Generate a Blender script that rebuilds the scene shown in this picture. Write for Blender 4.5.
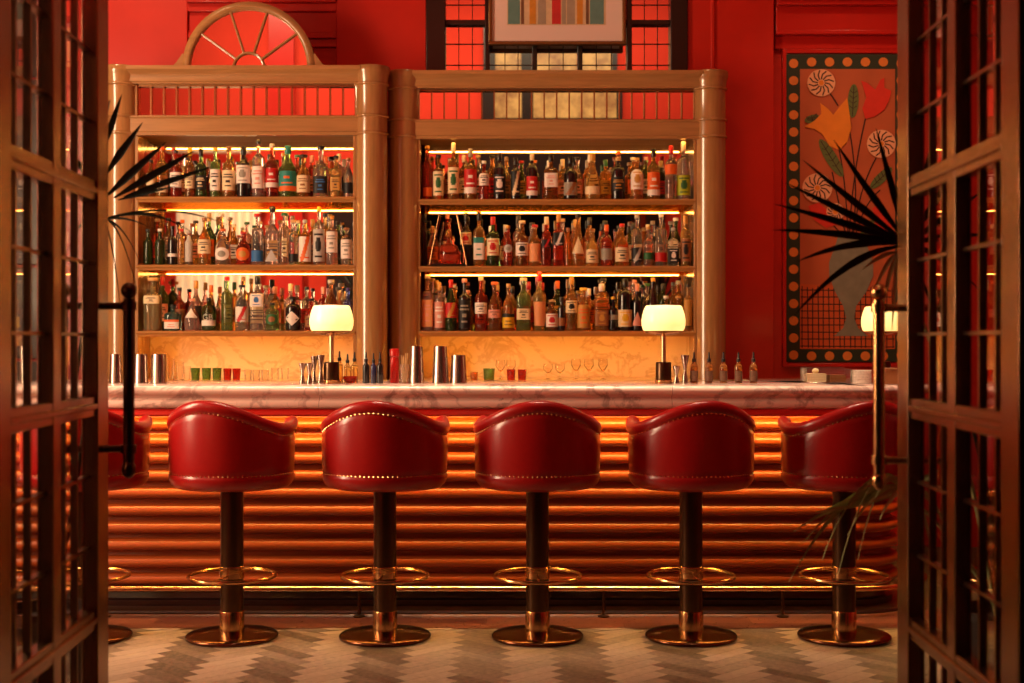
import bpy, math, random
from mathutils import Vector, Matrix

# ------------------------------------------------------------------ clean
for o in list(bpy.data.objects):
    bpy.data.objects.remove(o)
SC = bpy.context.scene
COL = SC.collection
R = random.Random(7)
PI = math.pi

# ------------------------------------------------------------------ camera
F = 1350.0                      # focal length in pixels of a 1024 px wide frame
HC = 1.352                      # camera height
cam_d = bpy.data.cameras.new('camera')
cam = bpy.data.objects.new('camera', cam_d)
COL.objects.link(cam)
cam.location = (0, 0, HC)
cam.rotation_euler = (PI / 2, 0, 0)
cam_d.sensor_width = 36
cam_d.lens = F / 1024 * 36
cam_d.clip_start = 0.05
cam_d.dof.use_dof = True
cam_d.dof.focus_distance = 6.9
cam_d.dof.aperture_fstop = 2.2
SC.camera = cam

# ------------------------------------------------------------------ world, exposure
SC.view_settings.view_transform = 'Standard'
SC.view_settings.look = 'None'
SC.view_settings.gamma = 1
SC.view_settings.exposure = 0.0
SC.view_settings.use_curve_mapping = False
SC.cycles.use_denoising = True
w = bpy.data.worlds.new('world')
SC.world = w
w.use_nodes = True
w.node_tree.nodes['Background'].inputs[0].default_value = (1.0, 0.35, 0.18, 1)
w.node_tree.nodes['Background'].inputs[1].default_value = 0.002


def area(name, loc, target, sx, sy, power, col, spread=180):
    l = bpy.data.lights.new(name, 'AREA')
    l.shape = 'RECTANGLE'
    l.size, l.size_y = sx, sy
    l.energy = power
    l.color = col
    l.spread = math.radians(spread)
    o = bpy.data.objects.new(name, l)
    COL.objects.link(o)
    o.location = loc
    d = Vector(target) - Vector(loc)
    o.rotation_euler = d.to_track_quat('-Z', 'Y').to_euler()
    return o


def spot(name, loc, target, power, col, deg, blend=0.6, r=0.05):
    l = bpy.data.lights.new(name, 'SPOT')
    l.energy = power
    l.color = col
    l.spot_size = math.radians(deg)
    l.spot_blend = blend
    l.shadow_soft_size = r
    o = bpy.data.objects.new(name, l)
    COL.objects.link(o)
    o.location = loc
    d = Vector(target) - Vector(loc)
    o.rotation_euler = d.to_track_quat('-Z', 'Y').to_euler()
    return o


area('left_key_light', (-4.12, 5.35, 2.0), (0.2, 6.0, 1.2), 0.95, 2.8, 290, (1.0, 0.70, 0.43))  # unseen soft key light from the left, added in front of the solid wall
for sx_, pw_ in ((-2.3, 88), (-0.8, 102), (0.7, 110), (2.1, 92)):
    spot('ceiling_spot_light', (sx_, 4.9, 5.4), (sx_, 5.25, 0.0), pw_, (1.0, 0.86, 0.64), 26, 0.9, 0.10)
area('bar_line_light', (-0.2, 6.18, 5.45), (-0.2, 6.63, 1.1), 5.0, 0.10, 34, (1.0, 0.74, 0.48), 30)
spot('wall_spot_light', (-2.9, 6.6, 5.3), (-2.75, 8.9, 3.3), 250, (1.0, 0.60, 0.30), 52, 0.9, 0.1)
spot('wall_spot_light', (0.4, 6.6, 5.3), (0.6, 8.9, 3.3), 45, (1.0, 0.58, 0.28), 70, 0.9, 0.1)
spot('wall_spot_light', (2.3, 6.9, 5.3), (2.25, 8.9, 2.1), 170, (1.0, 0.62, 0.32), 42, 0.9, 0.1)
area('doorway_wash_light', (-0.8, 5.0, 5.4), (-0.9, 3.2, 3.9), 5.5, 0.4, 66, (1.0, 0.84, 0.55), 90)


# ------------------------------------------------------------------ materials
def srgb(r, g, b):
    def f(c):
        c /= 255.0
        return c / 12.92 if c <= 0.04045 else ((c + 0.055) / 1.055) ** 2.4
    return (f(r), f(g), f(b))


MATS = {}


def mat(name, col, rough=0.5, metal=0.0, coat=0.0, trans=0.0, ior=1.45, emit=None, estr=1.0, spec=None, var=0.0, vscale=30, bump=0.0, stretch=None):
    if name in MATS:
        return MATS[name]
    m = bpy.data.materials.new(name)
    m.use_nodes = True
    nt = m.node_tree
    b = nt.nodes['Principled BSDF']
    b.inputs['Base Color'].default_value = (*col, 1)
    b.inputs['Roughness'].default_value = rough
    b.inputs['Metallic'].default_value = metal
    b.inputs['Coat Weight'].default_value = coat
    b.inputs['Coat Roughness'].default_value = 0.12
    b.inputs['Transmission Weight'].default_value = trans
    b.inputs['IOR'].default_value = ior
    if spec is not None:
        b.inputs['Specular IOR Level'].default_value = spec
    if emit:
        b.inputs['Emission Color'].default_value = (*emit, 1)
        b.inputs['Emission Strength'].default_value = estr
    if var > 0 or bump > 0:
        tc = nt.nodes.new('ShaderNodeTexCoord')
        mp = nt.nodes.new('ShaderNodeMapping')
        if stretch:
            mp.inputs['Scale'].default_value = stretch
        nt.links.new(tc.outputs['Object'], mp.inputs['Vector'])
        nz = nt.nodes.new('ShaderNodeTexNoise')
        nz.inputs['Scale'].default_value = vscale
        nz.inputs['Detail'].default_value = 5
        nt.links.new(mp.outputs['Vector'], nz.inputs['Vector'])
        if var > 0:
            mx = nt.nodes.new('ShaderNodeMix')
            mx.data_type = 'RGBA'
            mx.inputs['A'].default_value = (*[c * (1 - var) for c in col], 1)
            mx.inputs['B'].default_value = (*[min(1, c * (1 + var)) for c in col], 1)
            nt.links.new(nz.outputs['Fac'], mx.inputs['Factor'])
            nt.links.new(mx.outputs['Result'], b.inputs['Base Color'])
        if bump > 0:
            bp = nt.nodes.new('ShaderNodeBump')
            bp.inputs['Strength'].default_value = bump
            bp.inputs['Distance'].default_value = 0.01
            nt.links.new(nz.outputs['Fac'], bp.inputs['Height'])
            nt.links.new(bp.outputs['Normal'], b.inputs['Normal'])
    MATS[name] = m
    return m


def marble(name, base, vein, rough, scale=2.2):
    m = bpy.data.materials.new(name)
    m.use_nodes = True
    nt = m.node_tree
    b = nt.nodes['Principled BSDF']
    b.inputs['Roughness'].default_value = rough
    b.inputs['Coat Weight'].default_value = 0.3
    tc = nt.nodes.new('ShaderNodeTexCoord')
    mp = nt.nodes.new('ShaderNodeMapping')
    mp.inputs['Rotation'].default_value = (0.3, 0.5, 0.6)
    nt.links.new(tc.outputs['Object'], mp.inputs['Vector'])
    n1 = nt.nodes.new('ShaderNodeTexNoise')
    n1.inputs['Scale'].default_value = scale
    n1.inputs['Detail'].default_value = 9
    n1.inputs['Roughness'].default_value = 0.62
    n1.inputs['Distortion'].default_value = 1.3
    nt.links.new(mp.outputs['Vector'], n1.inputs['Vector'])
    r1 = nt.nodes.new('ShaderNodeValToRGB')
    e = r1.color_ramp.elements
    e[0].position, e[0].color = 0.0, (*base, 1)
    e[1].position, e[1].color = 1.0, (*base, 1)
    for p, c in ((0.462, base), (0.497, vein), (0.512, vein), (0.55, base)):
        x = r1.color_ramp.elements.new(p)
        x.color = (*c, 1)
    nt.links.new(n1.outputs['Fac'], r1.inputs['Fac'])
    n2 = nt.nodes.new('ShaderNodeTexNoise')
    n2.inputs['Scale'].default_value = scale * 1.7
    n2.inputs['Detail'].default_value = 6
    nt.links.new(mp.outputs['Vector'], n2.inputs['Vector'])
    mx = nt.nodes.new('ShaderNodeMix')
    mx.data_type = 'RGBA'
    mx.inputs['A'].default_value = (*base, 1)
    nt.links.new(n2.outputs['Fac'], mx.inputs['Factor'])
    nt.links.new(r1.outputs['Color'], mx.inputs['B'])
    nt.links.new(mx.outputs['Result'], b.inputs['Base Color'])
    MATS[name] = m
    return m


M_wall = mat('red_paint', (0.54, 0.019, 0.010), 0.36, coat=0.15, var=0.12, vscale=6, bump=0.04)
M_trim = mat('red_gloss', (0.50, 0.016, 0.010), 0.28, coat=0.3)
M_ceil = mat('ceiling_paint', (0.35, 0.10, 0.06), 0.7, var=0.05)
M_oak = mat('golden_wood', (0.40, 0.195, 0.070), 0.24, coat=0.9, var=0.28, vscale=9, stretch=(6, 6, 0.5))
M_oakx = mat('golden_wood_across', (0.40, 0.195, 0.070), 0.28, coat=0.4, var=0.28, vscale=9, stretch=(0.5, 6, 6))
M_shelf = mat('shelf_wood', (0.42, 0.19, 0.06), 0.6, spec=0.15, var=0.25, vscale=9, stretch=(0.5, 6, 6))
M_under = bpy.data.materials.new('underside_glow_gloss')
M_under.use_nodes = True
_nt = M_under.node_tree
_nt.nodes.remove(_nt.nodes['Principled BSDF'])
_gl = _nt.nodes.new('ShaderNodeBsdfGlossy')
_gl.inputs['Color'].default_value = (0.95, 0.36, 0.045, 1)  # orange LED glow on the shelf wood, put into the gloss colour
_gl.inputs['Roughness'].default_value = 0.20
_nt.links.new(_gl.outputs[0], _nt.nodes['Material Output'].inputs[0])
M_wallm = mat('red_matt_paint', (0.54, 0.036, 0.018), 0.75, spec=0.1, var=0.10, vscale=4)
M_muntin = mat('gilt_muntin', (0.40, 0.19, 0.08), 0.25, metal=0.8, var=0.1)
M_mirror = mat('mirror_glass', (0.86, 0.82, 0.78), 0.015, metal=1.0)
M_amir = mat('antique_mirror_glass', (0.80, 0.74, 0.68), 0.05, metal=1.0)
M_led = mat('led_glow', (1, 1, 1), 0.5, emit=(1.0, 0.76, 0.33), estr=1.25)
M_ledf = mat('led_strip_glow', (1, 1, 1), 0.5, emit=(1.0, 0.50, 0.10), estr=30)
M_leds = mat('led_splash_glow', (1, 1, 1), 0.5, emit=(1.0, 0.50, 0.065), estr=40)
M_ledbar = mat('bar_led_glow', (1, 1, 1), 0.5, emit=(1.0, 0.64, 0.12), estr=80)
M_rib = mat('red_brown_lacquer', (0.27, 0.046, 0.007), 0.34, coat=0.2)
M_plinth = mat('dark_plinth', (0.016, 0.004, 0.003), 0.3, coat=0.3, var=0.2)
M_brass = mat('aged_brass', (0.62, 0.33, 0.13), 0.22, metal=1.0, var=0.12, vscale=25)
M_bronze = mat('base_bronze', (0.15, 0.055, 0.028), 0.20, metal=1.0, var=0.15, vscale=18)
M_post = mat('dark_bronze', (0.09, 0.045, 0.022), 0.3, metal=0.9, var=0.25, vscale=14)
M_door = mat('door_bronze', (0.30, 0.16, 0.09), 0.27, metal=1.0, var=0.25, vscale=7, stretch=(2, 2, 0.4))
M_leadm = mat('thin_muntin', (0.30, 0.17, 0.10), 0.3, metal=1.0, var=0.1)
M_glass = mat('pane_glass', (0.93, 0.90, 0.86), 0.0, trans=1.0, ior=1.5)
M_leather = mat('red_leather', (0.34, 0.006, 0.006), 0.30, coat=0.25, var=0.10, vscale=60, bump=0.05)
M_nail = mat('nail_brass', (0.80, 0.45, 0.2), 0.25, metal=1.0, var=0.05)
M_marble = marble('pink_marble', (0.74, 0.50, 0.42), (0.22, 0.12, 0.10), 0.16)
M_splash = marble('backsplash_marble', (0.84, 0.62, 0.34), (0.50, 0.26, 0.09), 0.3, 3.4)
M_black = mat('black_wood', (0.012, 0.006, 0.005), 0.35, coat=0.2, var=0.2)
M_steel = mat('polished_steel', (0.46, 0.36, 0.30), 0.27, metal=1.0, var=0.05)
M_shade = mat('opal_glass', (0.9, 0.85, 0.7), 0.3, emit=(1.0, 0.66, 0.19), estr=1.25)
M_leafd = mat('palm_silhouette', (0.006, 0.011, 0.004), 0.5, spec=0.15, var=0.3, vscale=12)  # near black: backlit silhouette painted into the leaf colour
M_leafm = mat('palm_lit_green', (0.42, 0.45, 0.18), 0.45, var=0.3, vscale=12)  # very pale: light falling on these fronds painted into the leaf colour
M_pot = mat('dark_pot', (0.03, 0.014, 0.01), 0.4, coat=0.3, var=0.2)
M_soil = mat('potting_soil', (0.02, 0.012, 0.008), 0.9, var=0.4, vscale=60, bump=0.4)
M_cream = mat('cream_curtain', (0.85, 0.72, 0.55), 0.7, emit=(1.0, 0.68, 0.38), estr=0.22, var=0.06)
M_alab = mat('alabaster_glow', (0.10, 0.05, 0.02), 0.4, emit=(1.0, 0.50, 0.15), estr=0.75, var=0.25, vscale=5)
_nt = M_alab.node_tree
_b = _nt.nodes['Principled BSDF']
_tc = _nt.nodes.new('ShaderNodeTexCoord')
_nz = _nt.nodes.new('ShaderNodeTexNoise')
_nz.inputs['Scale'].default_value = 5.5
_nz.inputs['Detail'].default_value = 7
_nz.inputs['Roughness'].default_value = 0.65
_nt.links.new(_tc.outputs['Object'], _nz.inputs['Vector'])
_rp = _nt.nodes.new('ShaderNodeValToRGB')
_rp.color_ramp.elements[0].position, _rp.color_ramp.elements[0].color = 0.36, (0.30, 0.09, 0.02, 1)
_rp.color_ramp.elements[1].position, _rp.color_ramp.elements[1].color = 0.62, (1.0, 0.48, 0.11, 1)
_nt.links.new(_nz.outputs['Fac'], _rp.inputs['Fac'])
_nt.links.new(_rp.outputs['Color'], _b.inputs['Emission Color'])


# ------------------------------------------------------------------ mesh builder
class MB:
    def __init__(self):
        self.v, self.f, self.mi = [], [], []
        self.m = 0

    def add(self, vs, fs):
        n = len(self.v)
        self.v += [tuple(p) for p in vs]
        self.f += [tuple(i + n for i in q) for q in fs]
        self.mi += [self.m] * len(fs)
        return self

    def box(self, x0, x1, y0, y1, z0, z1):
        x0, x1 = min(x0, x1), max(x0, x1)
        y0, y1 = min(y0, y1), max(y0, y1)
        z0, z1 = min(z0, z1), max(z0, z1)
        vs = [(x0, y0, z0), (x1, y0, z0), (x1, y1, z0), (x0, y1, z0), (x0, y0, z1), (x1, y0, z1), (x1, y1, z1), (x0, y1, z1)]
        return self.add(vs, [(0, 3, 2, 1), (4, 5, 6, 7), (0, 1, 5, 4), (1, 2, 6, 5), (2, 3, 7, 6), (3, 0, 4, 7)])

    def lathe(self, prof, seg=24, c=(0, 0, 0), n=2.0, dy=1.0, cap=True):
        """prof: list of (r, z) from bottom to top; n: superellipse power (2 round, 6 squarish)."""
        vs, fs = [], []
        for item in prof:
            r, z = item[0], item[1]
            nn = item[2] if len(item) > 2 else n
            for k in range(seg):
                a = 2 * PI * (k + 0.5) / seg
                ca, sa = math.cos(a), math.sin(a)
                q = (abs(ca) ** nn + abs(sa) ** nn) ** (-1 / nn)
                vs.append((c[0] + r * q * ca, c[1] + r * q * sa * dy, c[2] + z))
        for i in range(len(prof) - 1):
            for k in range(seg):
                a, b = i * seg + k, i * seg + (k + 1) % seg
                fs.append((a, b, b + seg, a + seg))
        if cap:
            fs.append(tuple(reversed(range(seg))))
            fs.append(tuple((len(prof) - 1) * seg + k for k in range(seg)))
        return self.add(vs, fs)

    def tube(self, pts, r, seg=10, closed=False):
        pts = [Vector(p) for p in pts]
        n = len(pts)
        rs = r if isinstance(r, (list, tuple)) else [r] * n
        vs, fs = [], []
        up = None
        for i, p in enumerate(pts):
            if closed:
                t = pts[(i + 1) % n] - pts[i - 1]
            else:
                t = pts[min(i + 1, n - 1)] - pts[max(i - 1, 0)]
            t.normalize()
            if up is None:
                up = Vector((0, 0, 1)) if abs(t.z) < 0.9 else Vector((1, 0, 0))
            s = t.cross(up).normalized()
            u = s.cross(t).normalized()
            up = u
            for k in range(seg):
                a = 2 * PI * k / seg
                vs.append(p + (s * math.cos(a) + u * math.sin(a)) * rs[i])
        for i in range(n if closed else n - 1):
            j = (i + 1) % n
            for k in range(seg):
                a, b = i * seg + k, i * seg + (k + 1) % seg
                fs.append((a, a + (j - i) * seg, b + (j - i) * seg, b))
        if not closed:
            fs.append(tuple(range(seg)))
            fs.append(tuple((n - 1) * seg + k for k in reversed(range(seg))))
        return self.add(vs, fs)

    def sweep(self, prof, path, closed_prof=True):
        """prof: list of (out, z); path: list of ((x,y),(nx,ny)) with outward normals."""
        vs, fs = [], []
        m = len(prof)
        for (p, nrm) in path:
            for (o, z) in prof:
                vs.append((p[0] + nrm[0] * o, p[1] + nrm[1] * o, z))
        for i in range(len(path) - 1):
            for k in range(m if closed_prof else m - 1):
                a, b = i * m + k, i * m + (k + 1) % m
                fs.append((a, b, b + m, a + m))
        if closed_prof:
            fs.append(tuple(reversed(range(m))))
            fs.append(tuple((len(path) - 1) * m + k for k in range(m)))
        return self.add(vs, fs)

    def poly(self, pts2, y, thick, xf=lambda u, v: (u, v)):
        """a flat polygon in the x-z plane with thickness towards +y."""
        n = len(pts2)
        a = [(*[xf(*p)[0]], y, xf(*p)[1]) for p in pts2]
        b = [(q[0], y + thick, q[2]) for q in a]
        fs = [tuple(range(n)), tuple(n + k for k in reversed(range(n)))]
        for k in range(n):
            j = (k + 1) % n
            fs.append((k, k + n, j + n, j))
        return self.add(a + b, fs)

    def ball(self, c, r, seg=12, rings=8, sz=1.0):
        prof = []
        for i in range(rings + 1):
            t = -PI / 2 + PI * i / rings
            prof.append((max(1e-4, r * math.cos(t)), r * sz * math.sin(t)))
        return self.lathe(prof, seg, c)

    def build(self, name, mats, parent=None, world=False, sharp=35, bevel=0.0, kind=None):
        me = bpy.data.meshes.new(name)
        off = Vector(parent.matrix_world.translation) if (world and parent) else None
        vs = self.v
        if off is not None:
            gp = gloc(parent)
            vs = [(x - gp[0], y - gp[1], z - gp[2]) for x, y, z in self.v]
        me.from_pydata(vs, [], self.f)
        if not isinstance(mats, (list, tuple)):
            mats = [mats]
        for m in mats:
            me.materials.append(m)
        if len(mats) > 1:
            me.polygons.foreach_set('material_index', self.mi)
        me.polygons.foreach_set('use_smooth', [True] * len(self.f))
        me.update()
        me.set_sharp_from_angle(angle=math.radians(sharp))
        o = bpy.data.objects.new(name, me)
        COL.objects.link(o)
        if parent:
            o.parent = parent
        if bevel > 0:
            b = o.modifiers.new('bevel', 'BEVEL')
            b.width = bevel
            b.segments = 2
            b.limit_method = 'ANGLE'
            b.angle_limit = math.radians(40)
        if kind:
            o['kind'] = kind
        return o


def gloc(o):
    p = Vector((0, 0, 0))
    while o is not None:
        p += Vector(o.location)
        o = o.parent
    return p


def tag(o, label, cat, group=None):
    o['label'] = label
    o['category'] = cat
    if group:
        o['group'] = group
    return o


def thing(name, label, cat, loc=(0, 0, 0), rz=0.0, group=None):
    o = bpy.data.objects.new(name, None)
    o.empty_display_size = 0.1
    COL.objects.link(o)
    o.location = loc
    o.rotation_euler = (0, 0, rz)
    return tag(o, label, cat, group)


def dup(root, loc, rz=0.0, label=None):
    c = root.copy()
    COL.objects.link(c)
    c.location = loc
    c.rotation_euler = (0, 0, rz)
    if label:
        c['label'] = label

    def kids(a, b):
        for ch in list(a.children):
            if ch.name.startswith('__'):
                continue
            d = ch.copy()
            COL.objects.link(d)
            d.parent = b
            kids(ch, d)
    kids(root, c)
    return c


def PX(x, Y):
    return (x - 512) / F * Y


def PZ(y, Y):
    return HC - (y - 341.5) / F * Y


# ------------------------------------------------------------------ setting: floor
YB = 8.95          # back wall plane
YD = 3.20          # doorway wall, inner face
XL, XR = -4.25, 4.25
ZT = 5.6


def make_floor():
    L, wd = 0.30, 0.075
    g = 0.0010
    mb = MB()
    cols = []
    c45 = math.sqrt(0.5)

    def rect(x0, x1, y0, y1, tone):
        # rotate by 45 degrees so that (1,1) runs along +y
        q = [(x0 + g, y0 + g), (x1 - g, y0 + g), (x1 - g, y1 - g), (x0 + g, y1 - g)]
        r = [((p[0] - p[1]) * c45, (p[0] + p[1]) * c45) for p in q]
        cx = sum(p[0] for p in r) / 4
        cy = sum(p[1] for p in r) / 4 + 5.8
        if abs(cx) > 2.7 or cy < 4.3 or cy > 6.50:
            return
        r = [(p[0], min(p[1] + 5.8, 6.36)) for p in r]
        if max(p[1] for p in r) - min(p[1] for p in r) < 0.01:
            return
        mb.add([(p[0], p[1], 0.0) for p in r], [(0, 1, 2, 3)])
        cols.append(tone)
    for i in range(-60, 60):
        for j in range(-12, 13):
            ox, oy = i * wd + j * L, i * wd - j * L
            rect(ox, ox + L, oy, oy + wd, 0.80 + R.uniform(-0.2, 0.2))  # lighter in this direction: sheen painted into the tone, with random variation
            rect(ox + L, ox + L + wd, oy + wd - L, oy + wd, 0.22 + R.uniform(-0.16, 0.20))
    npl = len(cols)
    # border boards along the bar
    y = 6.362
    for k in range(4):
        x = -2.7 - R.uniform(0, 1)
        while x < 2.9:
            l = R.uniform(1.0, 1.6)
            mb.m = 1
            mb.add([(x + g, y + g, 0), (x + l - g, y + g, 0), (x + l - g, y + 0.115 - g, 0), (x + g, y + 0.115 - g, 0)], [(0, 1, 2, 3)])
            cols.append(R.uniform(0, 1))
            x += l
        y += 0.115
    # rest of the room, and the subfloor that shows in the joints
    mb.m = 2
    n0 = len(mb.f)
    mb.add([(XL, -1.5, -0.002), (XR, -1.5, -0.002), (XR, YB + 0.2, -0.002), (XL, YB + 0.2, -0.002)], [(0, 1, 2, 3)])
    cols += [0.1] * (len(mb.f) - n0)

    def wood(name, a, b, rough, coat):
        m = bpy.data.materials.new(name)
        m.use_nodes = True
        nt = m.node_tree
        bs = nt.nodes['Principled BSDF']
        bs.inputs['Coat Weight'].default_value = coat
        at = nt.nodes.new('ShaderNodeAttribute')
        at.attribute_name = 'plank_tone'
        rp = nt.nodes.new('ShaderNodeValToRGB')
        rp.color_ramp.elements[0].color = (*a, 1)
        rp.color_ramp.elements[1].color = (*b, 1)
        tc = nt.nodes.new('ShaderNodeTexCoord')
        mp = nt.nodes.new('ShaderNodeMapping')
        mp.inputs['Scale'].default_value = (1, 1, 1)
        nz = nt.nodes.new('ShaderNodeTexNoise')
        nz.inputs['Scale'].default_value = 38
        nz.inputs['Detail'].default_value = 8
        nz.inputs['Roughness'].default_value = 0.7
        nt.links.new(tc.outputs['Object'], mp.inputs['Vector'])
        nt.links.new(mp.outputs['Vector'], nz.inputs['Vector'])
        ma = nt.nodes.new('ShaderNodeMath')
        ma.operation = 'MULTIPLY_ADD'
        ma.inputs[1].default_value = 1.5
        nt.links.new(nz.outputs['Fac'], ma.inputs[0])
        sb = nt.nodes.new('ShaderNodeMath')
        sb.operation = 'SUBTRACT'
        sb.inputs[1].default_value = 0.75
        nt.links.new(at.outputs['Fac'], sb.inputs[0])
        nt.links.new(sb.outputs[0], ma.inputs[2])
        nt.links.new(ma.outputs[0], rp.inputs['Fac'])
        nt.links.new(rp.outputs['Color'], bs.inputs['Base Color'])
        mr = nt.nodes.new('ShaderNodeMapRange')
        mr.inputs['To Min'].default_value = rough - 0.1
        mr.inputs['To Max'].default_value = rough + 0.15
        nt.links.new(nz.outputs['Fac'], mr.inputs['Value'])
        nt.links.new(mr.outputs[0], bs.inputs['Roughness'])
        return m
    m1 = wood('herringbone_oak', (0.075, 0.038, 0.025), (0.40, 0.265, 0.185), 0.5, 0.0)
    m2 = wood('border_boards', (0.06, 0.014, 0.008), (0.16, 0.045, 0.02), 0.28, 0.3)
    m3 = mat('floor_base', (0.10, 0.055, 0.03), 0.6, var=0.2)
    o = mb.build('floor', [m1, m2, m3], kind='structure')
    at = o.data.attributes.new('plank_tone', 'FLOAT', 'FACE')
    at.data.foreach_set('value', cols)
    return o


make_floor()


# ------------------------------------------------------------------ setting: walls
def struct(mb, name, m, **k):
    o = mb.build(name, m, kind='structure', **k)
    return o


struct(MB().box(XL, XR, YB, YB + 0.15, 0, ZT), 'wall_back', M_wall)
struct(MB().box(XL - 0.15, XL, YD, YB, 0, ZT), 'wall_left', M_wall)
struct(MB().box(XR, XR + 0.15, YD, YB, 0, ZT), 'wall_right', M_wall)
struct(MB().box(XL, XR, YD - 0.3, YB + 0.15, ZT, ZT + 0.1), 'ceiling', M_ceil)
DWX0, DWX1, DWZ = -1.42, 1.33, 2.78
fw = MB()
fw.box(XL, DWX0, YD - 0.28, YD, 0, ZT)
fw.box(DWX1, XR, YD - 0.28, YD, 0, ZT)
fw.box(DWX0, DWX1, YD - 0.28, YD, DWZ, ZT)
struct(fw, 'wall_front', M_wallm)
# back wall mouldings
W = YB
t = MB()
t.box(PX(40, W), PX(190, W), YB - 0.07, YB, 0, ZT)
struct(t, 'trim_1', M_wall, bevel=0.006)
t = MB()
t.box(PX(338, W), PX(427, W), YB - 0.09, YB, 0, ZT)
struct(t, 'trim_2', M_wall, bevel=0.006)
t = MB()
for (ya, yb, d) in ((-14, 6, 0.11), (6, 14, 0.075), (14, 34, 0.045), (34, 40, 0.06), (40, 48, 0.03)):
    t.box(PX(190, W), PX(338, W), YB - d, YB, PZ(yb, W), PZ(ya, W))
struct(t, 'trim_3', M_trim, bevel=0.004)
t = MB()
t.box(PX(686, W), PX(772, W), YB - 0.07, YB, 0, ZT)
t.box(PX(709, W), PX(713, W), YB - 0.085, YB - 0.065, 0, ZT)
struct(t, 'trim_4', M_wall, bevel=0.006)
t = MB()
for (ya, yb, d) in ((-30, 4, 0.15), (4, 9, 0.125), (9, 33, 0.07), (33, 37, 0.09), (37, 50, 0.03)):
    t.box(PX(774, W), PX(1010, W), YB - d, YB, PZ(yb, W), PZ(ya, W))
struct(t, 'trim_5', M_trim, bevel=0.004)
t = MB()
for (xa, xb, ya, yb) in ((782, 786, 50, 367), (907, 911, 50, 367), (786, 907, 50, 54), (786, 907, 363, 367)):
    t.box(PX(xa, W), PX(xb, W), YB - 0.03, YB, PZ(yb, W), PZ(ya, W))
t.box(PX(925, W), PX(1010, W), YB - 0.07, YB, 0, PZ(50, W))
struct(t, 'trim_6', M_trim, bevel=0.003)

# window above the wide cabinet: black frame, mirrored leaded panes
win = bpy.data.objects.new('window_1', None)
COL.objects.link(win)
win['kind'] = 'structure'
win.location = (PX(557, W), YB, 2.7)
m = MB()
y0, y1 = YB - 0.075, YB - 0.003
zt = PZ(-60, W)
zb = PZ(90, W)
for xa, xb in ((427, 446), (669, 686)):
    m.box(PX(xa, W), PX(xb, W), YB - 0.095, y1, zb, zt)
for xa, xb in ((485, 490), (626, 631)):
    m.box(PX(xa, W), PX(xb, W), y0, y1, zb, zt)
for xa, xb in ((532, 537), (577, 582)):
    m.box(PX(xa, W), PX(xb, W), y0, y1, zb, zt)
for ya, yb in ((22, 27), (-40, -32)):
    m.box(PX(446, W), PX(669, W), y0 + 0.01, y1, PZ(yb, W), PZ(ya, W))
m.build('window_frame', M_black, win, world=True, bevel=0.004)
m = MB()
for x in (459, 472.5, 505, 518, 549, 563, 596, 611, 644, 657):
    m.box(PX(x - 0.4, W), PX(x + 0.4, W), YB - 0.03, y1, zb, zt)
for y in (6, 45, 66):
    m.box(PX(446, W), PX(669, W), YB - 0.03, y1, PZ(y + 0.4, W), PZ(y - 0.4, W))
m.build('window_leading', M_black, win, world=True)
MB().box(PX(446, W), PX(669, W), YB - 0.022, YB - 0.002, zb, zt).build('window_glass', M_mirror, win, world=True)

# doorway wall, room side: lit alabaster transom over the doorway, tall cream curtained window
MB().box(-0.18, 1.08, YD - 0.02, YD + 0.03, 3.66, 4.70).build('window_2', M_alab, kind='structure')
t = MB()
for x, x1 in ((-0.31, -0.18), (0.10, 0.22), (1.08, 1.14)):
    t.box(x, x1, YD - 0.01, YD + 0.06, 3.58, 4.78)
for z in (3.58, 4.70):
    t.box(-0.31, 1.14, YD - 0.01, YD + 0.055, z, z + 0.08)
struct(t, 'trim_7', M_black)
cur = MB()
n = 60
vs, fs = [], []
for i in range(n + 1):
    x = -3.52 + 0.88 * i / n
    yy = YD + 0.07 + 0.025 * math.sin(i * 1.1) + 0.01 * math.sin(i * 0.37)
    vs += [(x, yy, 0.9), (x, yy, 2.82)]
for i in range(n):
    fs.append((2 * i, 2 * i + 2, 2 * i + 3, 2 * i + 1))
cur.add(vs, fs)
struct(cur, 'window_3', M_cream)
t = MB()
t.box(-3.62, -2.54, YD, YD + 0.12, 2.82, 2.92)
t.box(-3.62, -2.75, YD, YD + 0.14, 3.33, 3.44)
struct(t, 'trim_8', mat('cream_paint', (0.8, 0.68, 0.5), 0.5))
t = MB()
for x in (-2.45, 2.2):
    t.box(x, x + 0.25, YD, YD + 0.06, 0, ZT)
struct(t, 'trim_9', M_trim)
t = MB()
t.box(-1.95, DWX0 - 0.002, YD + 0.001, YD + 0.05, 0, DWZ)
t.box(DWX1 + 0.002, 1.64, YD + 0.001, YD + 0.05, 0, DWZ)
t.box(-0.36, 1.40, YD + 0.001, YD + 0.05, DWZ, 3.56)
struct(t, 'trim_12', M_black)
t = MB()
for q in range(9):
    t.box(XL + 0.02, -2.74, YB - 0.05, YB - 0.001, 0.62 * q, 0.62 * q + 0.60)
struct(t, 'trim_13', mat('dark_panelling', (0.05, 0.016, 0.008), 0.3, coat=0.3, var=0.3, vscale=6), bevel=0.006)
# unseen window frame added beside the key light; the left wall is solid
t = MB()
for (a, b, c, d) in ((3.9, 4.0, 1.1, 3.65), (5.5, 5.6, 1.1, 3.65), (3.9, 5.6, 3.55, 3.65), (3.9, 5.6, 1.05, 1.15)):
    t.box(XL, XL + 0.1, a, b, c, d)
struct(t, 'added_window_frame', M_black)


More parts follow.
